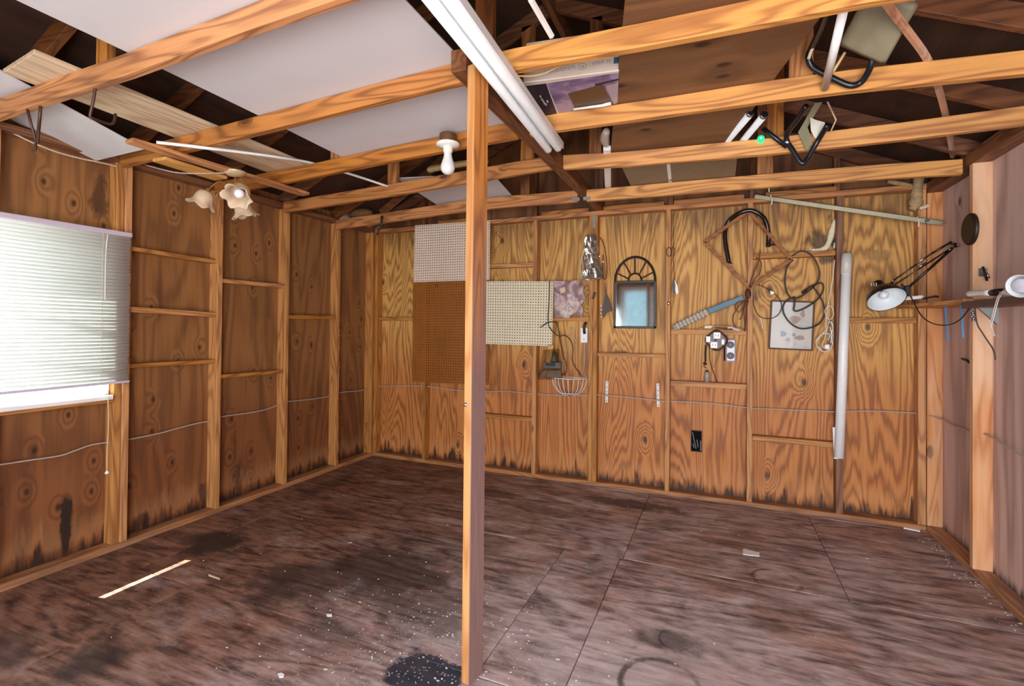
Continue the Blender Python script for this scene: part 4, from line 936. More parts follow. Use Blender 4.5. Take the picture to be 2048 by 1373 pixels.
# shelf bars on the lower wall
for i, (x0, y0, x1, y1) in enumerate([(1213, 763, 1212, 806), (1315, 768, 1316, 815)]):
    a, b_ = P(x0, y0, 'y', 4.30), P(x1, y1, 'y', 4.30)
    o = thing('slotted_bar', (a+b_)/2, ['white slotted metal bar on the lower wall near the double stud', 'white slotted metal bar on the lower wall under the mirror ledge end'][i], 'bracket', 'slotted bars on the back wall')
    B().bar(a+V((0, .022, 0)), b_+V((0, .022, 0)), .024, .006, up=(0, 1, 0)).build('bar', plain('bar_white', (226, 224, 222), .4), o, bevel=.001)
    for t in (.08, .3, .5, .7, .92):
        p = a.lerp(b_, t)+V((0, .0185, 0)); B().lathe(p, (0, -1, 0), [(.004, -.001), (.0045, .001), (0, .001)], 8).build('slot_hole', plain('dark_hole', (70, 64, 62), .6), o)
# arched mirror
mr = thing('arched_mirror', (-.67, 4.30, 1.37), 'dark framed mirror with fan-shaped arch on the back wall', 'mirror')
FR = plain('mirror_frame', (52, 36, 30), .45, var=.2)
mx0, mx1 = P(1229.5, 655, 'y', 4.305).x, P(1310, 655, 'y', 4.305).x
mzb, mzt, mza = P(1270, 655, 'y', 4.305).z, P(1270, 564, 'y', 4.305).z, P(1270, 514.5, 'y', 4.305).z
mc = (mx0+mx1)/2; mr_ = (mx1-mx0)/2; rz = mza-mzt; ft = .021
y_ = 4.308
f = B()
f.bar((mx0, y_, mzb-.008), (mx0, y_, mzt), ft, ft, up=(0, 1, 0)); f.bar((mx1, y_, mzb-.008), (mx1, y_, mzt), ft, ft, up=(0, 1, 0))
f.bar((mx0-.008, y_, mzb), (mx1+.008, y_, mzb), ft, ft); f.bar((mx0, y_, mzt), (mx1, y_, mzt), ft, ft)
f.build('frame', FR, mr, bevel=.002)
e = lambda r, th: V((mc+mr_*r*math.cos(th), y_, mzt+rz*r*math.sin(th)))
B().tube([e(1, math.pi*i/28) for i in range(29)], .0115, 6).build('arch', FR, mr); B().tube([e(.34, math.pi*i/14) for i in range(15)], .008, 6).build('inner_arch', FR, mr)
for a in (22, 55, 91, 125, 158): B().tube([e(.36, math.radians(a)), e(.97, math.radians(a))], .0058, 6).build('spoke', FR, mr)
g = G('old_mirror'); n = g.noise(g.n('TexCoord').outputs['Object'], 14.0, 4.0, .7)
g.bsdf(color=g.ramp(n, [(.3, (214, 222, 228)), (.7, (186, 198, 206))]), metal=1.0, rough=.06)
B().box(mx0+.006, mx1-.006, y_-.002, y_+.006, mzb+.006, mzt-.006).build('mirror_glass', g.mat, mr)
# black recessed box low on the wall
vx0, vx1 = P(1382.5, 882, 'y', 4.32).x, P(1403, 882, 'y', 4.32).x; vz0, vz1 = P(1392, 903, 'y', 4.32).z, P(1392, 862, 'y', 4.32).z
vo = thing('outlet_opening', ((vx0+vx1)/2, 4.32, vz0), 'small black cut-out with crumpled plastic low on the back wall', 'outlet box')
f = B()
for a, b_, c, d in [(vx0-.005, vx0, vz0-.005, vz1+.005), (vx1, vx1+.005, vz0-.005, vz1+.005), (vx0, vx1, vz0-.005, vz0), (vx0, vx1, vz1, vz1+.005)]: f.box(a, b_, 4.312, 4.326, c, d)
f.build('rim', plain('rim_brown', (120, 84, 62), .6), vo)
B().box(vx0, vx1, 4.320, 4.326, vz0, vz1).build('void', plain('void_black', (14, 14, 18), .8, spec=.1), vo)
for x0, y0, x1, y1 in [(1385, 865, 1388, 880), (1388, 880, 1392, 898), (1394, 880, 1396, 895), (1401, 882, 1401, 902), (1386, 888, 1388, 896)]:
    B().tube([P(x0, y0, 'y', 4.316), P(x1, y1, 'y', 4.316)], .004, 6).build('plastic_fold', plain('grey_film', (132, 130, 134), .3), vo)

# key cord and feather tag on the stud beside the mirror
ky = thing('key_ring', P(1340, 500, 'y', 4.225), 'dark ring with long cord and feather-like tag on the stud', 'key ring')
B().tube([P(1338+5*math.cos(t), 504+9*math.sin(t), 'y', 4.222) for t in [2*math.pi*i/16 for i in range(16)]], .0028, 6, closed=True).build('ring', plain('dark_metal', (52, 44, 42), .4, .6), ky, smooth=True)
B().tube([P(1346+4*math.cos(t), 504+9*math.sin(t), 'y', 4.24) for t in [2*math.pi*i/16 for i in range(16)]], .0022, 6, closed=True).build('ring', plain('dark_metal', (52, 44, 42), .4, .6), ky, smooth=True)
B().tube([P(x, y, 'y', 4.24) for x, y in [(1346, 425), (1347, 480), (1347, 520), (1349, 560), (1347, 585), (1345, 595)]], .0025, 6, k=3).build('cord', CORDB, ky, smooth=True)
B().prism([P(x, y, 'y', 4.235) for x, y in [(1349, 560), (1355, 572), (1357, 585), (1353, 590), (1349, 575)]], (0, .004, 0)).build('tag', PVC, ky)
B().prism([P(x, y, 'y', 4.233) for x, y in [(1348, 555), (1351, 572), (1349, 588), (1345, 585), (1346, 565)]], (0, .004, 0)).build('tag', BLACK, ky)
B().ball(P(1337, 607, 'y', 4.232), .012, 10, (1, .5, 1.3)).build('clip', STEEL, ky, smooth=True)

# diamond frame
DF = lumber('frame_wood', 'X', (176, 112, 56), (120, 68, 32), knots=.1)
dp = [P(x, y, 'y', 4.225) for x, y in [(1409, 485), (1497, 423), (1582, 519), (1500, 577)]]
df = thing('wooden_square', dp[3], 'thin empty square frame hung as a diamond over a stud', 'frame')
for a, b_ in zip(dp, dp[1:]+dp[:1]): B().bar(a, b_, .026, .014, up=(0, 1, 0)).build('frame_side', DF, df, bevel=.001)
B().ball(P(1582, 519, 'y', 4.215), .006, 8).build('nail', STEEL, df, smooth=True)
bs = thing('bow_saw', P(1500, 440, 'y', 4.24), 'black curved tube saw frame hooked behind the diamond frame', 'saw')
B().tube([P(x, y, 'y', yy) for x, y, yy in [(1458, 525, 4.25), (1453, 500, 4.25), (1450, 475, 4.25), (1452, 455, 4.25), (1462, 438, 4.235), (1480, 426, 4.20), (1500, 421, 4.195), (1518, 428, 4.20), (1530, 440, 4.22), (1536, 460, 4.24), (1537, 480, 4.25), (1536, 494, 4.25)]], .0165, 12, k=4).build('tube_frame', plain('black_gloss', (32, 24, 26), .2), bs, smooth=True)
B().tube([P(1535, 494, 'y', 4.25), P(1543, 490, 'y', 4.25), P(1551, 489, 'y', 4.25)], .006, 8).build('blade_pin', plain('dark_metal', (52, 44, 42), .4, .6), bs, smooth=True)
B().tube([P(1457, 525, 'y', 4.25), P(1464, 527, 'y', 4.25)], .006, 8).build('blade_pin', plain('dark_metal', (52, 44, 42), .4, .6), bs, smooth=True)
# bundle of maroon cords at the stud
MAR = plain('maroon_cord', (96, 40, 24), .5)
cb = thing('cord_bundle', P(1497, 590, 'y', 4.20), 'bundle of reddish brown cords tied on the stud below the diamond', 'cord')
B().ball(P(1496, 588, 'y', 4.205), .028, 10, (.8, .5, 1.5)).build('knot', plain('maroon_dark', (92, 44, 26), .6, var=.4, bump=1.0), cb, smooth=True)
for pl in [[(1498, 575), (1508, 545), (1518, 520), (1520, 500)], [(1492, 600), (1478, 612), (1467, 630), (1466, 645), (1470, 653)], [(1493, 600), (1488, 620), (1489, 640), (1490, 662)], [(1490, 602), (1486, 618), (1484, 632), (1479, 640)], [(1494, 600), (1475, 605), (1470, 615), (1478, 625), (1485, 615)],
           [(1497, 600), (1492, 625), (1491, 650), (1489, 663)], [(1512, 515), (1522, 525), (1520, 545), (1508, 560), (1502, 575)]]:
    B().tube([P(x, y, 'y', 4.20+.01*random.random()) for x, y in pl], .0035+.0015*random.random(), 6, k=4).build('strand', MAR, cb, smooth=True)
B().ball(P(1499, 593, 'y', 4.18), .005, 8).build('nail', STEEL, cb, smooth=True)
# round cord with white tag
rc = thing('cord_loop', P(1505, 570, 'y', 4.25), 'dark loop of cord with white tags left of the framed print', 'cord')
B().tube([P(x, y, 'y', 4.285) for x, y in [(1508, 568), (1525, 573), (1545, 585), (1560, 600), (1563, 618), (1553, 633), (1535, 638), (1518, 632), (1508, 612), (1505, 590)]], .0032, 6, k=5).build('loop', plain('maroon_dark2', (58, 34, 24), .5), rc, smooth=True)
B().prism([P(x, y, 'y', 4.28) for x, y in [(1540, 582), (1547, 584), (1548, 588), (1542, 590)]], (0, .003, 0)).build('tag', PVC, rc)
B().tube([P(1520, 635, 'y', 4.28), P(1523, 645, 'y', 4.28), P(1525, 658, 'y', 4.28)], .003, 6).build('tag', PVC, rc)
# blue and taped bat
bt = thing('taped_stick', P(1345, 658, 'y', 4.25), 'blue stick with silver taped grip leaning on the ledge', 'stick')
a, b_, c_ = P(1347, 657, 'y', 4.262), P(1417, 623, 'y', 4.235), P(1487, 596, 'y', 4.215)
B().bar(a, b_, .02, .052, up=(-.4, 0, 1)).build('taped_grip', plain('grey_tape', (176, 164, 150), .5, var=.45, scale=60), bt, bevel=.005)
B().bar(b_, c_, .018, .046, up=(-.4, 0, 1)).build('blue_blade', plain('blue_paint', (84, 132, 156), .45, var=.35, scale=12), bt, bevel=.004)
for k in range(9):
    p = a.lerp(b_, .12+.1*k); d = (b_-a).normalized(); B().bar(p, p+d*.006, .023, .055, up=(-.4, 0, 1)).build('tape_turn', plain('pale_tape', (214, 202, 186), .5), bt)
# things on that ledge
lg = thing('bagged_hardware', P(1430, 662, 'y', 4.27), 'clear packet of wires and white parts lying on the ledge', 'packet')
B().tube([P(1392, 661, 'y', 4.26), P(1410, 656, 'y', 4.255), P(1440, 653, 'y', 4.255), P(1465, 655, 'y', 4.26), P(1488, 660, 'y', 4.262)], .006, 6, k=3).build('wire', plain('brass_wire', (180, 130, 80), .4), lg, smooth=True)
B().prism([P(x, y, 'y', 4.25) for x, y in [(1410, 653), (1426, 652), (1422, 657), (1409, 657)]], (0, .02, 0)).build('white_part', PVC, lg)
B().tube([P(1455, 656, 'y', 4.25), P(1463, 655, 'y', 4.25), P(1470, 659, 'y', 4.25), P(1480, 661, 'y', 4.25)], .009, 7).build('white_part', plain('film_white', (226, 218, 208), .3, bump=1.0, scale=60), lg)
B().tube([P(1430, 655, 'y', 4.265), P(1450, 658, 'y', 4.265), P(1470, 660, 'y', 4.265)], .004, 6, k=2).build('wire', MAR, lg, smooth=True)
# round outlet
ro = thing('round_outlet', P(1434, 680, 'y', 4.25), 'round brown electrical plate with two white sockets below the ledge', 'outlet')
oc = P(1433, 681, 'y', 4.262)
def oval(r, t, th): return r*(1+.06*math.cos(4*th)), t
B().lathe(oc, (0, -1, 0), [(0, .024), (.064, .024), (.076, .019), (.081, .010), (.083, -.06), (0, -.06)], 32, rmod=oval).build('plate', plain('plate_brown', (86, 60, 46), .4, var=.2), ro, smooth=False, bevel=.0)
for x0, y0, x1, y1 in [(1427, 665, 1441, 678), (1421, 684, 1435, 697)]:
    a, b_ = P(x0, y0, 'y', 4.236), P(x1, y1, 'y', 4.236); s = B().box(a.x, b_.x, 4.232, 4.24, b_.z, a.z).build('socket', PVC, ro, bevel=.003)
    for dx in (-.010, .010): B().box((a.x+b_.x)/2+dx-.002, (a.x+b_.x)/2+dx+.002, 4.2312, 4.233, (a.z+b_.z)/2-.007, (a.z+b_.z)/2+.009).build('slot', plain('dark_hole', (70, 64, 62), .6), s)
for x0, y0, x1, y1 in [(1412, 673, 1421, 685), (1443, 679, 1449, 690)]:
    a, b_ = P(x0, y0, 'y', 4.236), P(x1, y1, 'y', 4.236); B().box(a.x, b_.x, 4.233, 4.241, b_.z, a.z).build('button', PVC, ro, bevel=.003)
B().ball(P(1431, 681, 'y', 4.237), .008, 8, (1, .4, 1)).build('screw', BLACK, ro, smooth=True)
st_ = thing('hanging_strap', P(1411, 715, 'y', 4.27), 'dark strap with a clip hanging under the round electrical plate', 'strap')
B().tube([P(1412, 690, 'y', 4.265), P(1411, 705, 'y', 4.265), P(1411, 724, 'y', 4.265)], .008, 6).build('strap', plain('dark_strap', (48, 32, 30), .6), st_)
B().ball(P(1410, 728, 'y', 4.262), .014, 8, (1, .6, 1)).build('clip', BLACK, st_, smooth=True); B().tube([P(1407, 733, 'y', 4.258), P(1413, 737, 'y', 4.258)], .004, 6).build('clip_wire', STEEL, st_)
cable([P(x, y, 'y', 4.285) for x, y in [(1419, 695), (1420, 720), (1425, 740), (1435, 765)]], 'thin brown wire trailing from the round electrical plate', 'wire', .003, CORDB)
cable([P(x, y, 'y', 4.285) for x, y in [(1441, 700), (1437, 715), (1432, 727), (1428, 735)]], 'short tan wire below the round electrical plate', 'wire', .003, plain('brass_wire', (180, 130, 80), .4))
vi = thing('small_vial', P(1414, 765, 'y', 4.29), 'small grey glass vial standing on the lower ledge', 'vial')
B().lathe(P(1414, 766, 'y', 4.285), (0, 0, 1), [(0, 0), (.019, 0), (.020, .07), (.012, .085), (.012, .10)], 14).build('vial_glass', plain('vial_grey', (160, 154, 148), .2), vi, smooth=True)
B().lathe(P(1414, 744, 'y', 4.285), (0, 0, 1), [(.013, -.01), (.013, .012), (0, .013)], 12).build('vial_cap', STEEL, vi, smooth=True)
bo = thing('bagged_outlet', P(1461, 725, 'y', 4.30), 'grey double outlet in a clear bag beside the round plate', 'outlet')
a, b_ = P(1451, 678, 'y', 4.29), P(1472, 725, 'y', 4.29)
B().box(a.x, b_.x, 4.288, 4.322, b_.z, a.z).build('packet', plain('packet_grey', (192, 186, 192), .25), bo, bevel=.012)
for yy in (690, 712):
    B().lathe(P(1461, yy, 'y', 4.288), (0, -1, 0), [(0, .006), (.024, .005), (.028, 0)], 18).build('socket', plain('socket_grey', (140, 132, 140), .35, var=.3), bo, smooth=True)
    for dx in (-2.5, 2.5): B().bar(P(1461+dx, yy-3, 'y', 4.281), P(1461+dx, yy+2, 'y', 4.281), .003, .003, up=(0, 1, 0)).build('slot', plain('dark_hole2', (50, 46, 56), .6), bo)
B().tube([P(1449, 690, 'y', 4.29), P(1449, 722, 'y', 4.29)], .006, 6).build('black_edge', BLACK, bo)

# framed print
fp = thing('framed_print', P(1580, 698, 'y', 4.31), 'thin framed pale watercolour print with glass on the back wall', 'picture')
fq = [P(x, y, 'y', 4.31) for x, y in [(1538, 697), (1624, 701), (1628, 605), (1543, 602)]]
B().prism(fq, (0, .006, 0)).build('paper', art_mat('watercolour', [(.28, (186, 190, 202)), (.42, (222, 214, 206)), (.60, (228, 220, 212)), (.74, (216, 192, 176)), (.88, (176, 150, 136))], 7), fp)
for a, b_ in zip(fq, fq[1:]+fq[:1]): B().bar(a+V((0, -.004, 0)), b_+V((0, -.004, 0)), .012, .014, up=(0, 1, 0)).build('frame_side', plain('frame_dark', (96, 64, 34), .65), fp)
B().prism([p+V((0, -.004, 0)) for p in fq], (0, .001, 0)).build('glass', glass_mat('picture_glass', (244, 244, 244), .12), fp)
INK = plain('ink_brown', (204, 180, 166), .6); INKB = plain('ink_blue', (182, 192, 208), .6)
for c, sc, mt in [((1590, 640), (.036, .030), INK), ((1606, 628), (.014, .030), INK), ((1600, 676), (.034, .018), INK), ((1566, 668), (.020, .024), INKB), ((1576, 680), (.018, .014), INKB), ((1588, 670), (.014, .014), INKB)]:
    p = P(*c, 'y', 4.3088); B().prism([p+V((sc[0]*math.cos(t)*(1+.25*math.sin(3*t+c[0])), 0, sc[1]*math.sin(t))) for t in [2*math.pi*i/16 for i in range(16)]], (0, .0008, 0)).build('painted_shape', mt, fp)
# black cable coil
CBL = plain('black_cable', (34, 26, 26), .4)
bcq = thing('coiled_cable', P(1605, 505, 'y', 4.25), 'black cable hung in large loops over the framed print', 'cable')
B().tube([P(x, y, 'y', yy) for x, y, yy in [(1585, 512, 4.25), (1600, 503, 4.24), (1618, 507, 4.24), (1633, 525, 4.25), (1639, 548, 4.26), (1634, 566, 4.265), (1620, 580, 4.26), (1600, 594, 4.26), (1584, 597, 4.26), (1574, 585, 4.26), (1570, 562, 4.26), (1574, 535, 4.255), (1586, 520, 4.25)]], .0055, 8, k=5).build('loop', CBL, bcq, smooth=True)
B().tube([P(x, y, 'y', 4.27) for x, y in [(1590, 597), (1589, 610), (1588, 621), (1597, 622), (1618, 612), (1638, 596), (1647, 578), (1644, 567), (1634, 568), (1622, 573), (1608, 582)]], .0055, 8, k=5).build('loop', CBL, bcq, smooth=True)
B().tube([P(x, y, 'y', 4.28) for x, y in [(1625, 573), (1638, 590), (1648, 612), (1647, 635), (1632, 652), (1605, 658), (1585, 650), (1570, 632), (1566, 615), (1573, 602), (1590, 594)]], .0055, 8, k=5).build('loop', CBL, bcq, smooth=True)
B().tube([P(1604, 586, 'y', 4.255), P(1613, 580, 'y', 4.255)], .010, 8).build('plug', CBL, bcq, smooth=True)
# white cord bundle
wc = thing('white_cord_coil', P(1652, 560, 'y', 4.25), 'tangled white cord and plug hanging left of the tall pipe', 'cord')
WCM = plain('white_cord', (228, 222, 210), .4)
for pl in [[(1669, 520), (1665, 560), (1660, 590), (1656, 612), (1652, 640), (1652, 665)], [(1656, 612), (1650, 622), (1653, 633), (1660, 640), (1667, 630), (1664, 615), (1657, 613)], [(1653, 660), (1640, 672), (1632, 682), (1636, 697), (1650, 705), (1662, 698), (1664, 680), (1655, 668), (1640, 670)], [(1660, 640), (1655, 655), (1650, 675), (1645, 690), (1652, 698), (1660, 690)], [(1662, 645), (1666, 665), (1664, 690)], [(1632, 685), (1645, 668), (1660, 670), (1665, 690), (1648, 704), (1636, 693)]]:
    B().tube([P(x, y, 'y', 4.24+.02*random.random()) for x, y in pl], .0034, 6, k=5).build('strand', WCM, wc, smooth=True)
for pl in [[(1661, 640), (1666, 655), (1660, 672), (1655, 684)], [(1658, 650), (1664, 670), (1660, 690)]]:
    B().tube([P(x, y, 'y', 4.235) for x, y in pl], .0045, 6, k=3).build('clear_strand', STEEL, wc, smooth=True)
a = P(1654, 694, 'y', 4.23); B().box(a.x-.016, a.x+.016, 4.22, 4.245, a.z-.018, a.z+.018).build('plug', PVC, wc, bevel=.005)
# white pipe on the wall
tp = thing('tall_pipe', P(1678, 917, 'y', 4.19), 'tall white plastic pipe fixed upright to the back wall', 'pipe')
B().tube([P(1694, 510, 'y', 4.19), P(1678, 916, 'y', 4.19)], .031, 20).build('pipe', PVC, tp, smooth=True)
B().tube([P(1694, 508, 'y', 4.19), P(1692, 548, 'y', 4.19)], .0335, 20).build('coupling', plain('pvc_old', (220, 216, 208), .4, var=.1), tp, smooth=True)
B().bar(P(1669, 855, 'y', 4.215), P(1672, 918, 'y', 4.215), .025, .012, up=(0, 1, 0)).build('flange', PVC, tp)
# metal rail near the top
rl = thing('metal_rail', P(1700, 418, 'y', 4.2), 'grey metal rail tied diagonally across the top of the back wall', 'rail')
a, b_ = P(1509, 393, 'y', 4.222), P(1886, 447, 'y', 4.14)
B().bar(a, b_, .014, .034, up=(0, -.3, 1)).build('rail', plain('dull_aluminium', (136, 130, 106), .45, .5, var=.2), rl, bevel=.003)
for x, y in [(1541, 396), (1835, 440)]:
    B().tube([P(x, y-6, 'y', 4.15), P(x+3, y+3, 'y', 4.14), P(x+2, y+14, 'y', 4.15)], .005, 6).build('tie', WCM, rl)
B().tube([P(1850, 443, 'y', 4.14), P(1858, 440, 'y', 4.14)], .012, 7).build('tape', GALV, rl)
# expanding foam
FOAM = plain('foam_cream', (252, 240, 206), .7, var=.2, bump=.6, scale=60)
def blob(name, pl, rs, y, mat, label):
    n = len(pl); t = B().tube([P(x, yy, 'y', y) for x, yy in pl], lambda t_: rs[min(int(t_*(len(rs)-1)+.5), len(rs)-1)], 9, k=4)
    t.v = [v+V((random.uniform(-.003, .003), random.uniform(-.003, .003), random.uniform(-.003, .003))) for v in t.v]
    return tag(t.build(name, mat, smooth=True), label, 'foam')
blob('foam_streak', [(1674, 436), (1668, 450), (1662, 470), (1657, 488), (1648, 498), (1636, 502), (1628, 502), (1617, 498)], [.010, .020, .022, .020, .022, .022, .020, .006], 4.31, FOAM, 'curved streak of cream foam on the wall left of the pipe top')
blob('foam_drip', [(1670, 486), (1669, 497)], [.012, .014, .010], 4.30, FOAM, 'small cream foam drip beside the pipe top')
blob('foam_column', [(1838, 356), (1834, 375), (1833, 395), (1830, 410), (1824, 420)], [.034, .030, .034, .042, .024], 4.24, plain('foam_tan2', (204, 172, 126), .75, var=.35, bump=.8, scale=50), 'lumpy tan foam column high in the right back corner')
blob('foam_strand', [(1775, 363), (1800, 367), (1822, 371)], [.012, .016, .014], 4.225, plain('foam_tan2', (204, 172, 126), .75, var=.35, bump=.8, scale=50), 'thin tan foam strand running along the top plate')
tag(B().bar(P(1838, 418, 'y', 4.20), P(1858, 411, 'y', 4.20), .03, .022, up=(0, 0, 1)).build('wood_scrap', PALE('X'), bevel=.002), 'small pale wood scrap wedged under the foam column', 'wood scrap')
tag(B().prism([P(x, y, 'y', 4.26) for x, y in [(1846, 352), (1862, 352), (1860, 372), (1862, 384), (1850, 402), (1845, 412), (1838, 412), (1842, 385)]], (0, .05, 0)).build('dark_rag', plain('rag_dark', (40, 28, 26), .9), bevel=.008), 'dark rag stuffed behind the foam in the right back corner', 'rag')
# dirt and mould patches around the foam
def patch(pts, y, label, name='mould_patch'):
    pass

# ------------------------------------------------------------------ right-hand wall
sh = thing('corner_shelf', (1.3, 3.8, 1.53), 'pine shelf in the back corner carrying the desk lamp clamp', 'shelf')
zs = 1.552
B().hexa([(1.15, 4.225, zs-.022), (1.205, 3.36, zs-.026), (XRP, 3.36, zs-.026), (XRP, 4.225, zs-.022), (1.15, 4.225, zs), (1.205, 3.36, zs-.004), (XRP, 3.36, zs-.004), (XRP, 4.225, zs)]).build('board', PINE('Y'), sh, bevel=.002)
ds = thing('dark_shelf', (1.3, 2.8, 1.49), 'dark brown shelf along the plank wall with white tools on it', 'shelf')
zd = P(1990, 597, 'x', 1.2).z
B().box(1.2, XR-.002, 1.9, 3.37, zd-.035, zd).build('board', plain('dark_stain', (98, 62, 54), .5, var=.25), ds, bevel=.003)
for y in (2.3, 3.28):
    B().hexa([(1.24, y, zd-.035), (1.32, y, zd-.035), (1.32, y+.02, zd-.035), (1.24, y+.02, zd-.035), (1.315, y, zd-.12), (1.322, y, zd-.12), (1.322, y+.02, zd-.12), (1.315, y+.02, zd-.12)]).build('bracket', GALV, ds)
# desk lamp
LY = 3.95
lp = thing('desk_lamp', P(1815, 600, 'y', LY), 'black jointed desk lamp clamped to the corner shelf', 'desk lamp')
LB = plain('lamp_black', (38, 30, 28), .25)
sc_ = P(1764, 583, 'y', LY); ax = V((.16, -.62, -.77)).normalized()
B().lathe(sc_, ax, [(0, -.085), (.020, -.085), (.030, -.078), (.034, -.06), (.034, -.02), (.05, -.015), (.075, .000), (.096, .028), (.108, .062), (.112, .078)], 36).build('shade', LB, lp, smooth=True, solid=.0015)
B().lathe(sc_, ax, [(.012, -.010), (.05, -.008), (.072, .004), (.092, .030), (.104, .062), (.108, .076)], 36).build('shade_lining', plain('lining_white', (224, 232, 236), .4), lp, smooth=True)
B().ball(sc_+ax*.035, .027, 12).build('bulb', BULBW, lp, smooth=True)
u1, u2 = ortho(ax)
for k in range(3):
    p0_ = P(1742+k*5, 566, 'y', LY-.075); B().tube([p0_, p0_+V((.003, -.002, -.022))], .003, 6).build('vent_slot', plain('slot_light', (190, 180, 170), .4), lp)
def rod(a, b, r=.005, nm='arm_rod', mat=None): B().tube([P(*a, 'y', LY), P(*b, 'y', LY)], r, 8).build(nm, mat or LB, lp, smooth=True)
rod((1786, 562), (1864, 507)); rod((1864, 507), (1903, 484), .007); rod((1789, 570), (1900, 498)); rod((1815, 577), (1905, 497), .0085)
rod((1898, 486), (1917, 491), .009, 'elbow'); rod((1901, 498), (1917, 491), .007, 'elbow')
rod((1832, 528), (1864, 507), .0055, 'spring', STEEL); rod((1836, 536), (1852, 526), .006, 'spring', STEEL)
rod((1770, 573), (1786, 566), .009, 'joint', plain('dark_metal', (52, 44, 42), .4, .6)); 
for x, y in [(1785, 562), (1789, 572), (1899, 499), (1916, 490), (1813, 578)]: B().ball(P(x, y, 'y', LY-.012), .008, 8).build('bolt', STEEL, lp, smooth=True)
a, b_ = P(1806, 572, 'y', LY), P(1819, 592, 'y', LY); B().box(a.x, b_.x, LY-.025, LY+.02, b_.z, a.z).build('clamp', plain('clamp_black', (30, 28, 44), .35), lp, bevel=.006)
B().bar(P(1803, 568, 'y', LY), P(1812, 588, 'y', LY), .012, .012, up=(0, 1, 0)).build('clamp_lever', LB, lp)
B().tube([P(x, y, 'y', yy) for x, y, yy in [(1821, 592, 3.92), (1830, 610, 3.85), (1843, 632, 3.75), (1862, 646, 3.65), (1885, 651, 3.55), (1905, 648, 3.45), (1922, 638, 3.40), (1935, 622, 3.34), (1944, 608, 3.32)]], .0035, 8, k=5).build('power_cord', CBL, lp, smooth=True)
# small things on the pine shelf
tag(B().bar(P(1806, 598, 'y', 3.98), P(1848, 594, 'y', 3.92), .03, .022).build('white_caulk_tube', PVC, bevel=.006), 'small white tube lying on the corner shelf below the lamp arm', 'tube')
tag(B().tube([P(1846, 598, 'y', 3.85), P(1870, 593, 'y', 3.75), P(1876, 594, 'y', 3.72)], .006, 8).build('black_rod', BLACK, smooth=True), 'thin black rod resting on the corner shelf', 'rod')
# blue rods hanging below the shelf
for i, (x0, y0, x1, y1) in enumerate([(1890, 612, 1896, 684), (1922, 607, 1926, 676)]):
    yy = 3.92-.28*i; a, b_ = P(x0, y0, 'y', yy), P(x1, y1, 'y', yy)
    tag(B().bar(a, b_, .012, .006, up=(0, 1, 0)).build('blue_rod', plain('blue_plastic', (96, 132, 172), .4)), ['blue strip hanging under the corner shelf, nearer the back wall', 'blue strip hanging under the corner shelf, nearer the dark shelf'][i], 'strip', 'blue strips under the shelf')
# round plaque on the stud
oc_ = P(1940, 459, 'x', XR-.012)
tag(B().lathe(oc_, (-1, 0, 0), [(0, .012), (.080, .012), (.088, .006), (.090, 0), (.090, -.008), (0, -.008)], 40).build('round_plaque', plain('plaque_dark', (44, 27, 22), .5, var=.2), smooth=False), 'dark round wooden plaque hung high on the stud by the corner', 'plaque')
# chrome clip on the stud
cp = thing('chrome_clip', P(1966, 548, 'y', 3.565), 'chrome spring clip screwed to the pale stud above the shelf', 'clip')
a, b_ = P(1957, 537, 'y', 3.565), P(1975, 553, 'y', 3.565); B().box(a.x, b_.x, 3.562, 3.57, b_.z, a.z).build('plate', STEEL, cp, bevel=.002)
B().tube([P(1966, 534, 'y', 3.55), P(1970, 548, 'y', 3.53), P(1974, 562, 'y', 3.54)], .006, 8).build('lever', plain('dark_metal', (52, 44, 42), .4, .6), cp, smooth=True)
B().tube([P(1972, 546, 'y', 3.54), P(1978, 557, 'y', 3.535)], .007, 8).build('tongue', STEEL, cp, smooth=True)
# white handled tool on the dark shelf
X1 = 1.215
hd = thing('white_tool', P(1965, 590, 'x', X1), 'white handled tool with a dark collar lying on the dark shelf', 'tool')
pp = lambda x, y: P(x, y, 'x', X1)
B().tube([pp(1938, 588), pp(1942, 588), pp(1962, 586), pp(1984, 586)], lambda t: .016 if t > .1 else .011, 14, k=2).build('handle', PVC, hd, smooth=True)
B().tube([pp(1984, 586), pp(1990, 585), pp(2003, 584)], .016, 14).build('collar', BLACK, hd, smooth=True)
B().prism([pp(2002, 583), pp(2018, 583), pp(2036, 587), pp(2020, 592), pp(2004, 590)], (.012, 0, 0)).build('blade', PVC, hd, bevel=.002)
# clip lamp
cw = thing('clip_lamp', P(2040, 570, 'x', 1.2), 'round white reflector lamp with white cord at the dark shelf', 'lamp')
cl_ = P(2046, 571, 'x', 1.19)
B().lathe(cl_, (-.75, -.62, -.2), [(0, -.045), (.02, -.04), (.032, -.018), (.042, .012), (.047, .020), (.049, .022)], 30).build('reflector', plain('reflector_white', (224, 226, 232), .25, var=.05), cw, smooth=True, solid=.0015)
B().lathe(cl_, (-.75, -.62, -.2), [(.0, .022), (.026, .021), (.034, .012), (.0, .0)], 20).build('lens', plain('lens_grey', (196, 198, 208), .15), cw, smooth=True)
for o in (0, 3.2):
    B().tube([P(x+o, y+o*.3, 'x', 1.185) for x, y in [(2018, 577), (2006, 582), (1996, 594), (1990, 612), (1985, 632), (1980, 650), (1983, 662), (1987, 672)]], .0019, 6, k=4).build('cord', WCM, cw, smooth=True)
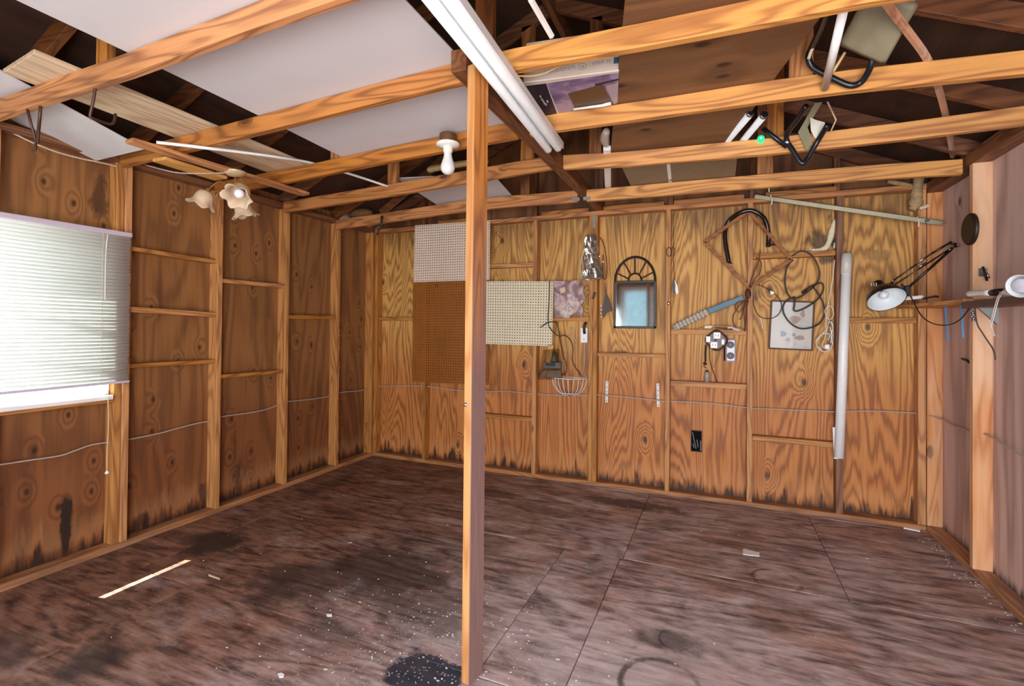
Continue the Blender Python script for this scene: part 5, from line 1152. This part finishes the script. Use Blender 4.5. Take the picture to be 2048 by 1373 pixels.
# twist bit and cable under the dark shelf
tw = thing('twist_bit', P(1944, 625, 'y', 3.40), 'shiny twisted drill bit hanging under the dark shelf end', 'drill bit')
bb = B(); a, b_ = P(1943, 607, 'y', 3.42), P(1946, 641, 'y', 3.42)
for k in range(10):
    p = a.lerp(b_, k/9); bb.ball(p+V((.004*math.cos(k*2.2), .004*math.sin(k*2.2), 0)), .010, 8, (1, 1, .7))
bb.build('flutes', STEEL, tw, smooth=True)
B().tube([a+V((0, 0, .03)), a], .004, 8).build('shank', STEEL, tw, smooth=True)
cable([P(x, y, 'y', 3.44) for x, y in [(1950, 608), (1951, 630), (1955, 650), (1964, 665), (1975, 682), (1985, 697), (1990, 712), (1990, 720)]], 'thin black cable dangling from the dark shelf across the pale stud', 'hanging_cable', .0035, CBL)
tag(B().tube([P(1924, 718, 'x', XRP-.012), P(1935, 722, 'x', XRP-.01), P(1943, 730, 'x', XRP-.006)], .007, 6).build('bent_bracket', plain('dark_metal', (52, 44, 42), .4, .6)), 'small bent metal bracket beside the pale stud at mid height', 'bracket')
tag(B().tube([P(1940, 348, 'y', 3.60), P(1944, 352, 'y', 3.60), P(1944, 372, 'y', 3.60)], .004, 6).build('metal_tie', GALV), 'short grey wire tie where the last joist meets the pale stud', 'tie')

# ------------------------------------------------------------------ floor litter
def scrap(name, pts, mat, label, t=.004, cat='litter', group=None):
    return tag(B().prism([P(x, y, 'z', .002) for x, y in pts], (0, 0, t)).build(name, mat), label, cat, group)
scrap('paper_scrap', [(1486, 1099), (1519, 1107), (1519, 1114), (1500, 1112), (1486, 1110)], PVC, 'folded white paper scrap lying on the floor right of centre')
scrap('white_peg', [(1808, 1055), (1841, 1061), (1840, 1065), (1807, 1058)], PVC, 'thin white stick lying on the floor by the back corner', .008)
scrap('plastic_scrap', [(1175, 1131), (1180, 1129), (1184, 1135), (1178, 1137)], plain('grey_film', (190, 190, 200), .3), 'tiny bluish plastic scrap on the floor right of the post')
scrap('wood_chip', [(417, 1150), (440, 1158), (440, 1161), (417, 1153)], PALE('X'), 'thin pale wood splinter on the floor beyond the sunlit strip')
scrap('paper_chip', [(556, 1350), (562, 1348), (569, 1351), (567, 1356), (559, 1357)], PVC, 'round white paint chip on the floor near the front')
scrap('paper_chip', [(653, 1230), (664, 1230), (664, 1234), (654, 1234)], PVC, 'flat white paint chip on the floor left of the post')
db = B()
for k in range(420):
    t = random.random()
    if t < .55:
        x, y = random.gauss(-1.1, .35), random.gauss(1.8, .28)
    elif t < .75:
        x, y = 1.28+random.gauss(0, .03), random.uniform(2.4, 4.1)
    else:
        x, y = random.uniform(-3, 1.2), random.uniform(1.3, 4.1)
    if not (XL < x < XR and 1.0 < y < YB): continue
    s = random.uniform(.0012, .0042)*(1.6 if random.random() < .08 else 1); th = random.random()*6.28
    db.prism([(x+s*math.cos(th+q)*(1.6 if q in (0, 3.14) else 1), y+s*math.sin(th+q), .0) for q in (0, 1.6, 3.14, 4.7)], (0, 0, .002))
db = db.build('paint_chips', plain('chip_white', (214, 212, 212), .6)); db['kind'] = 'stuff'; db['label'] = 'tiny white paint chips scattered over the floor'; db['category'] = 'debris'
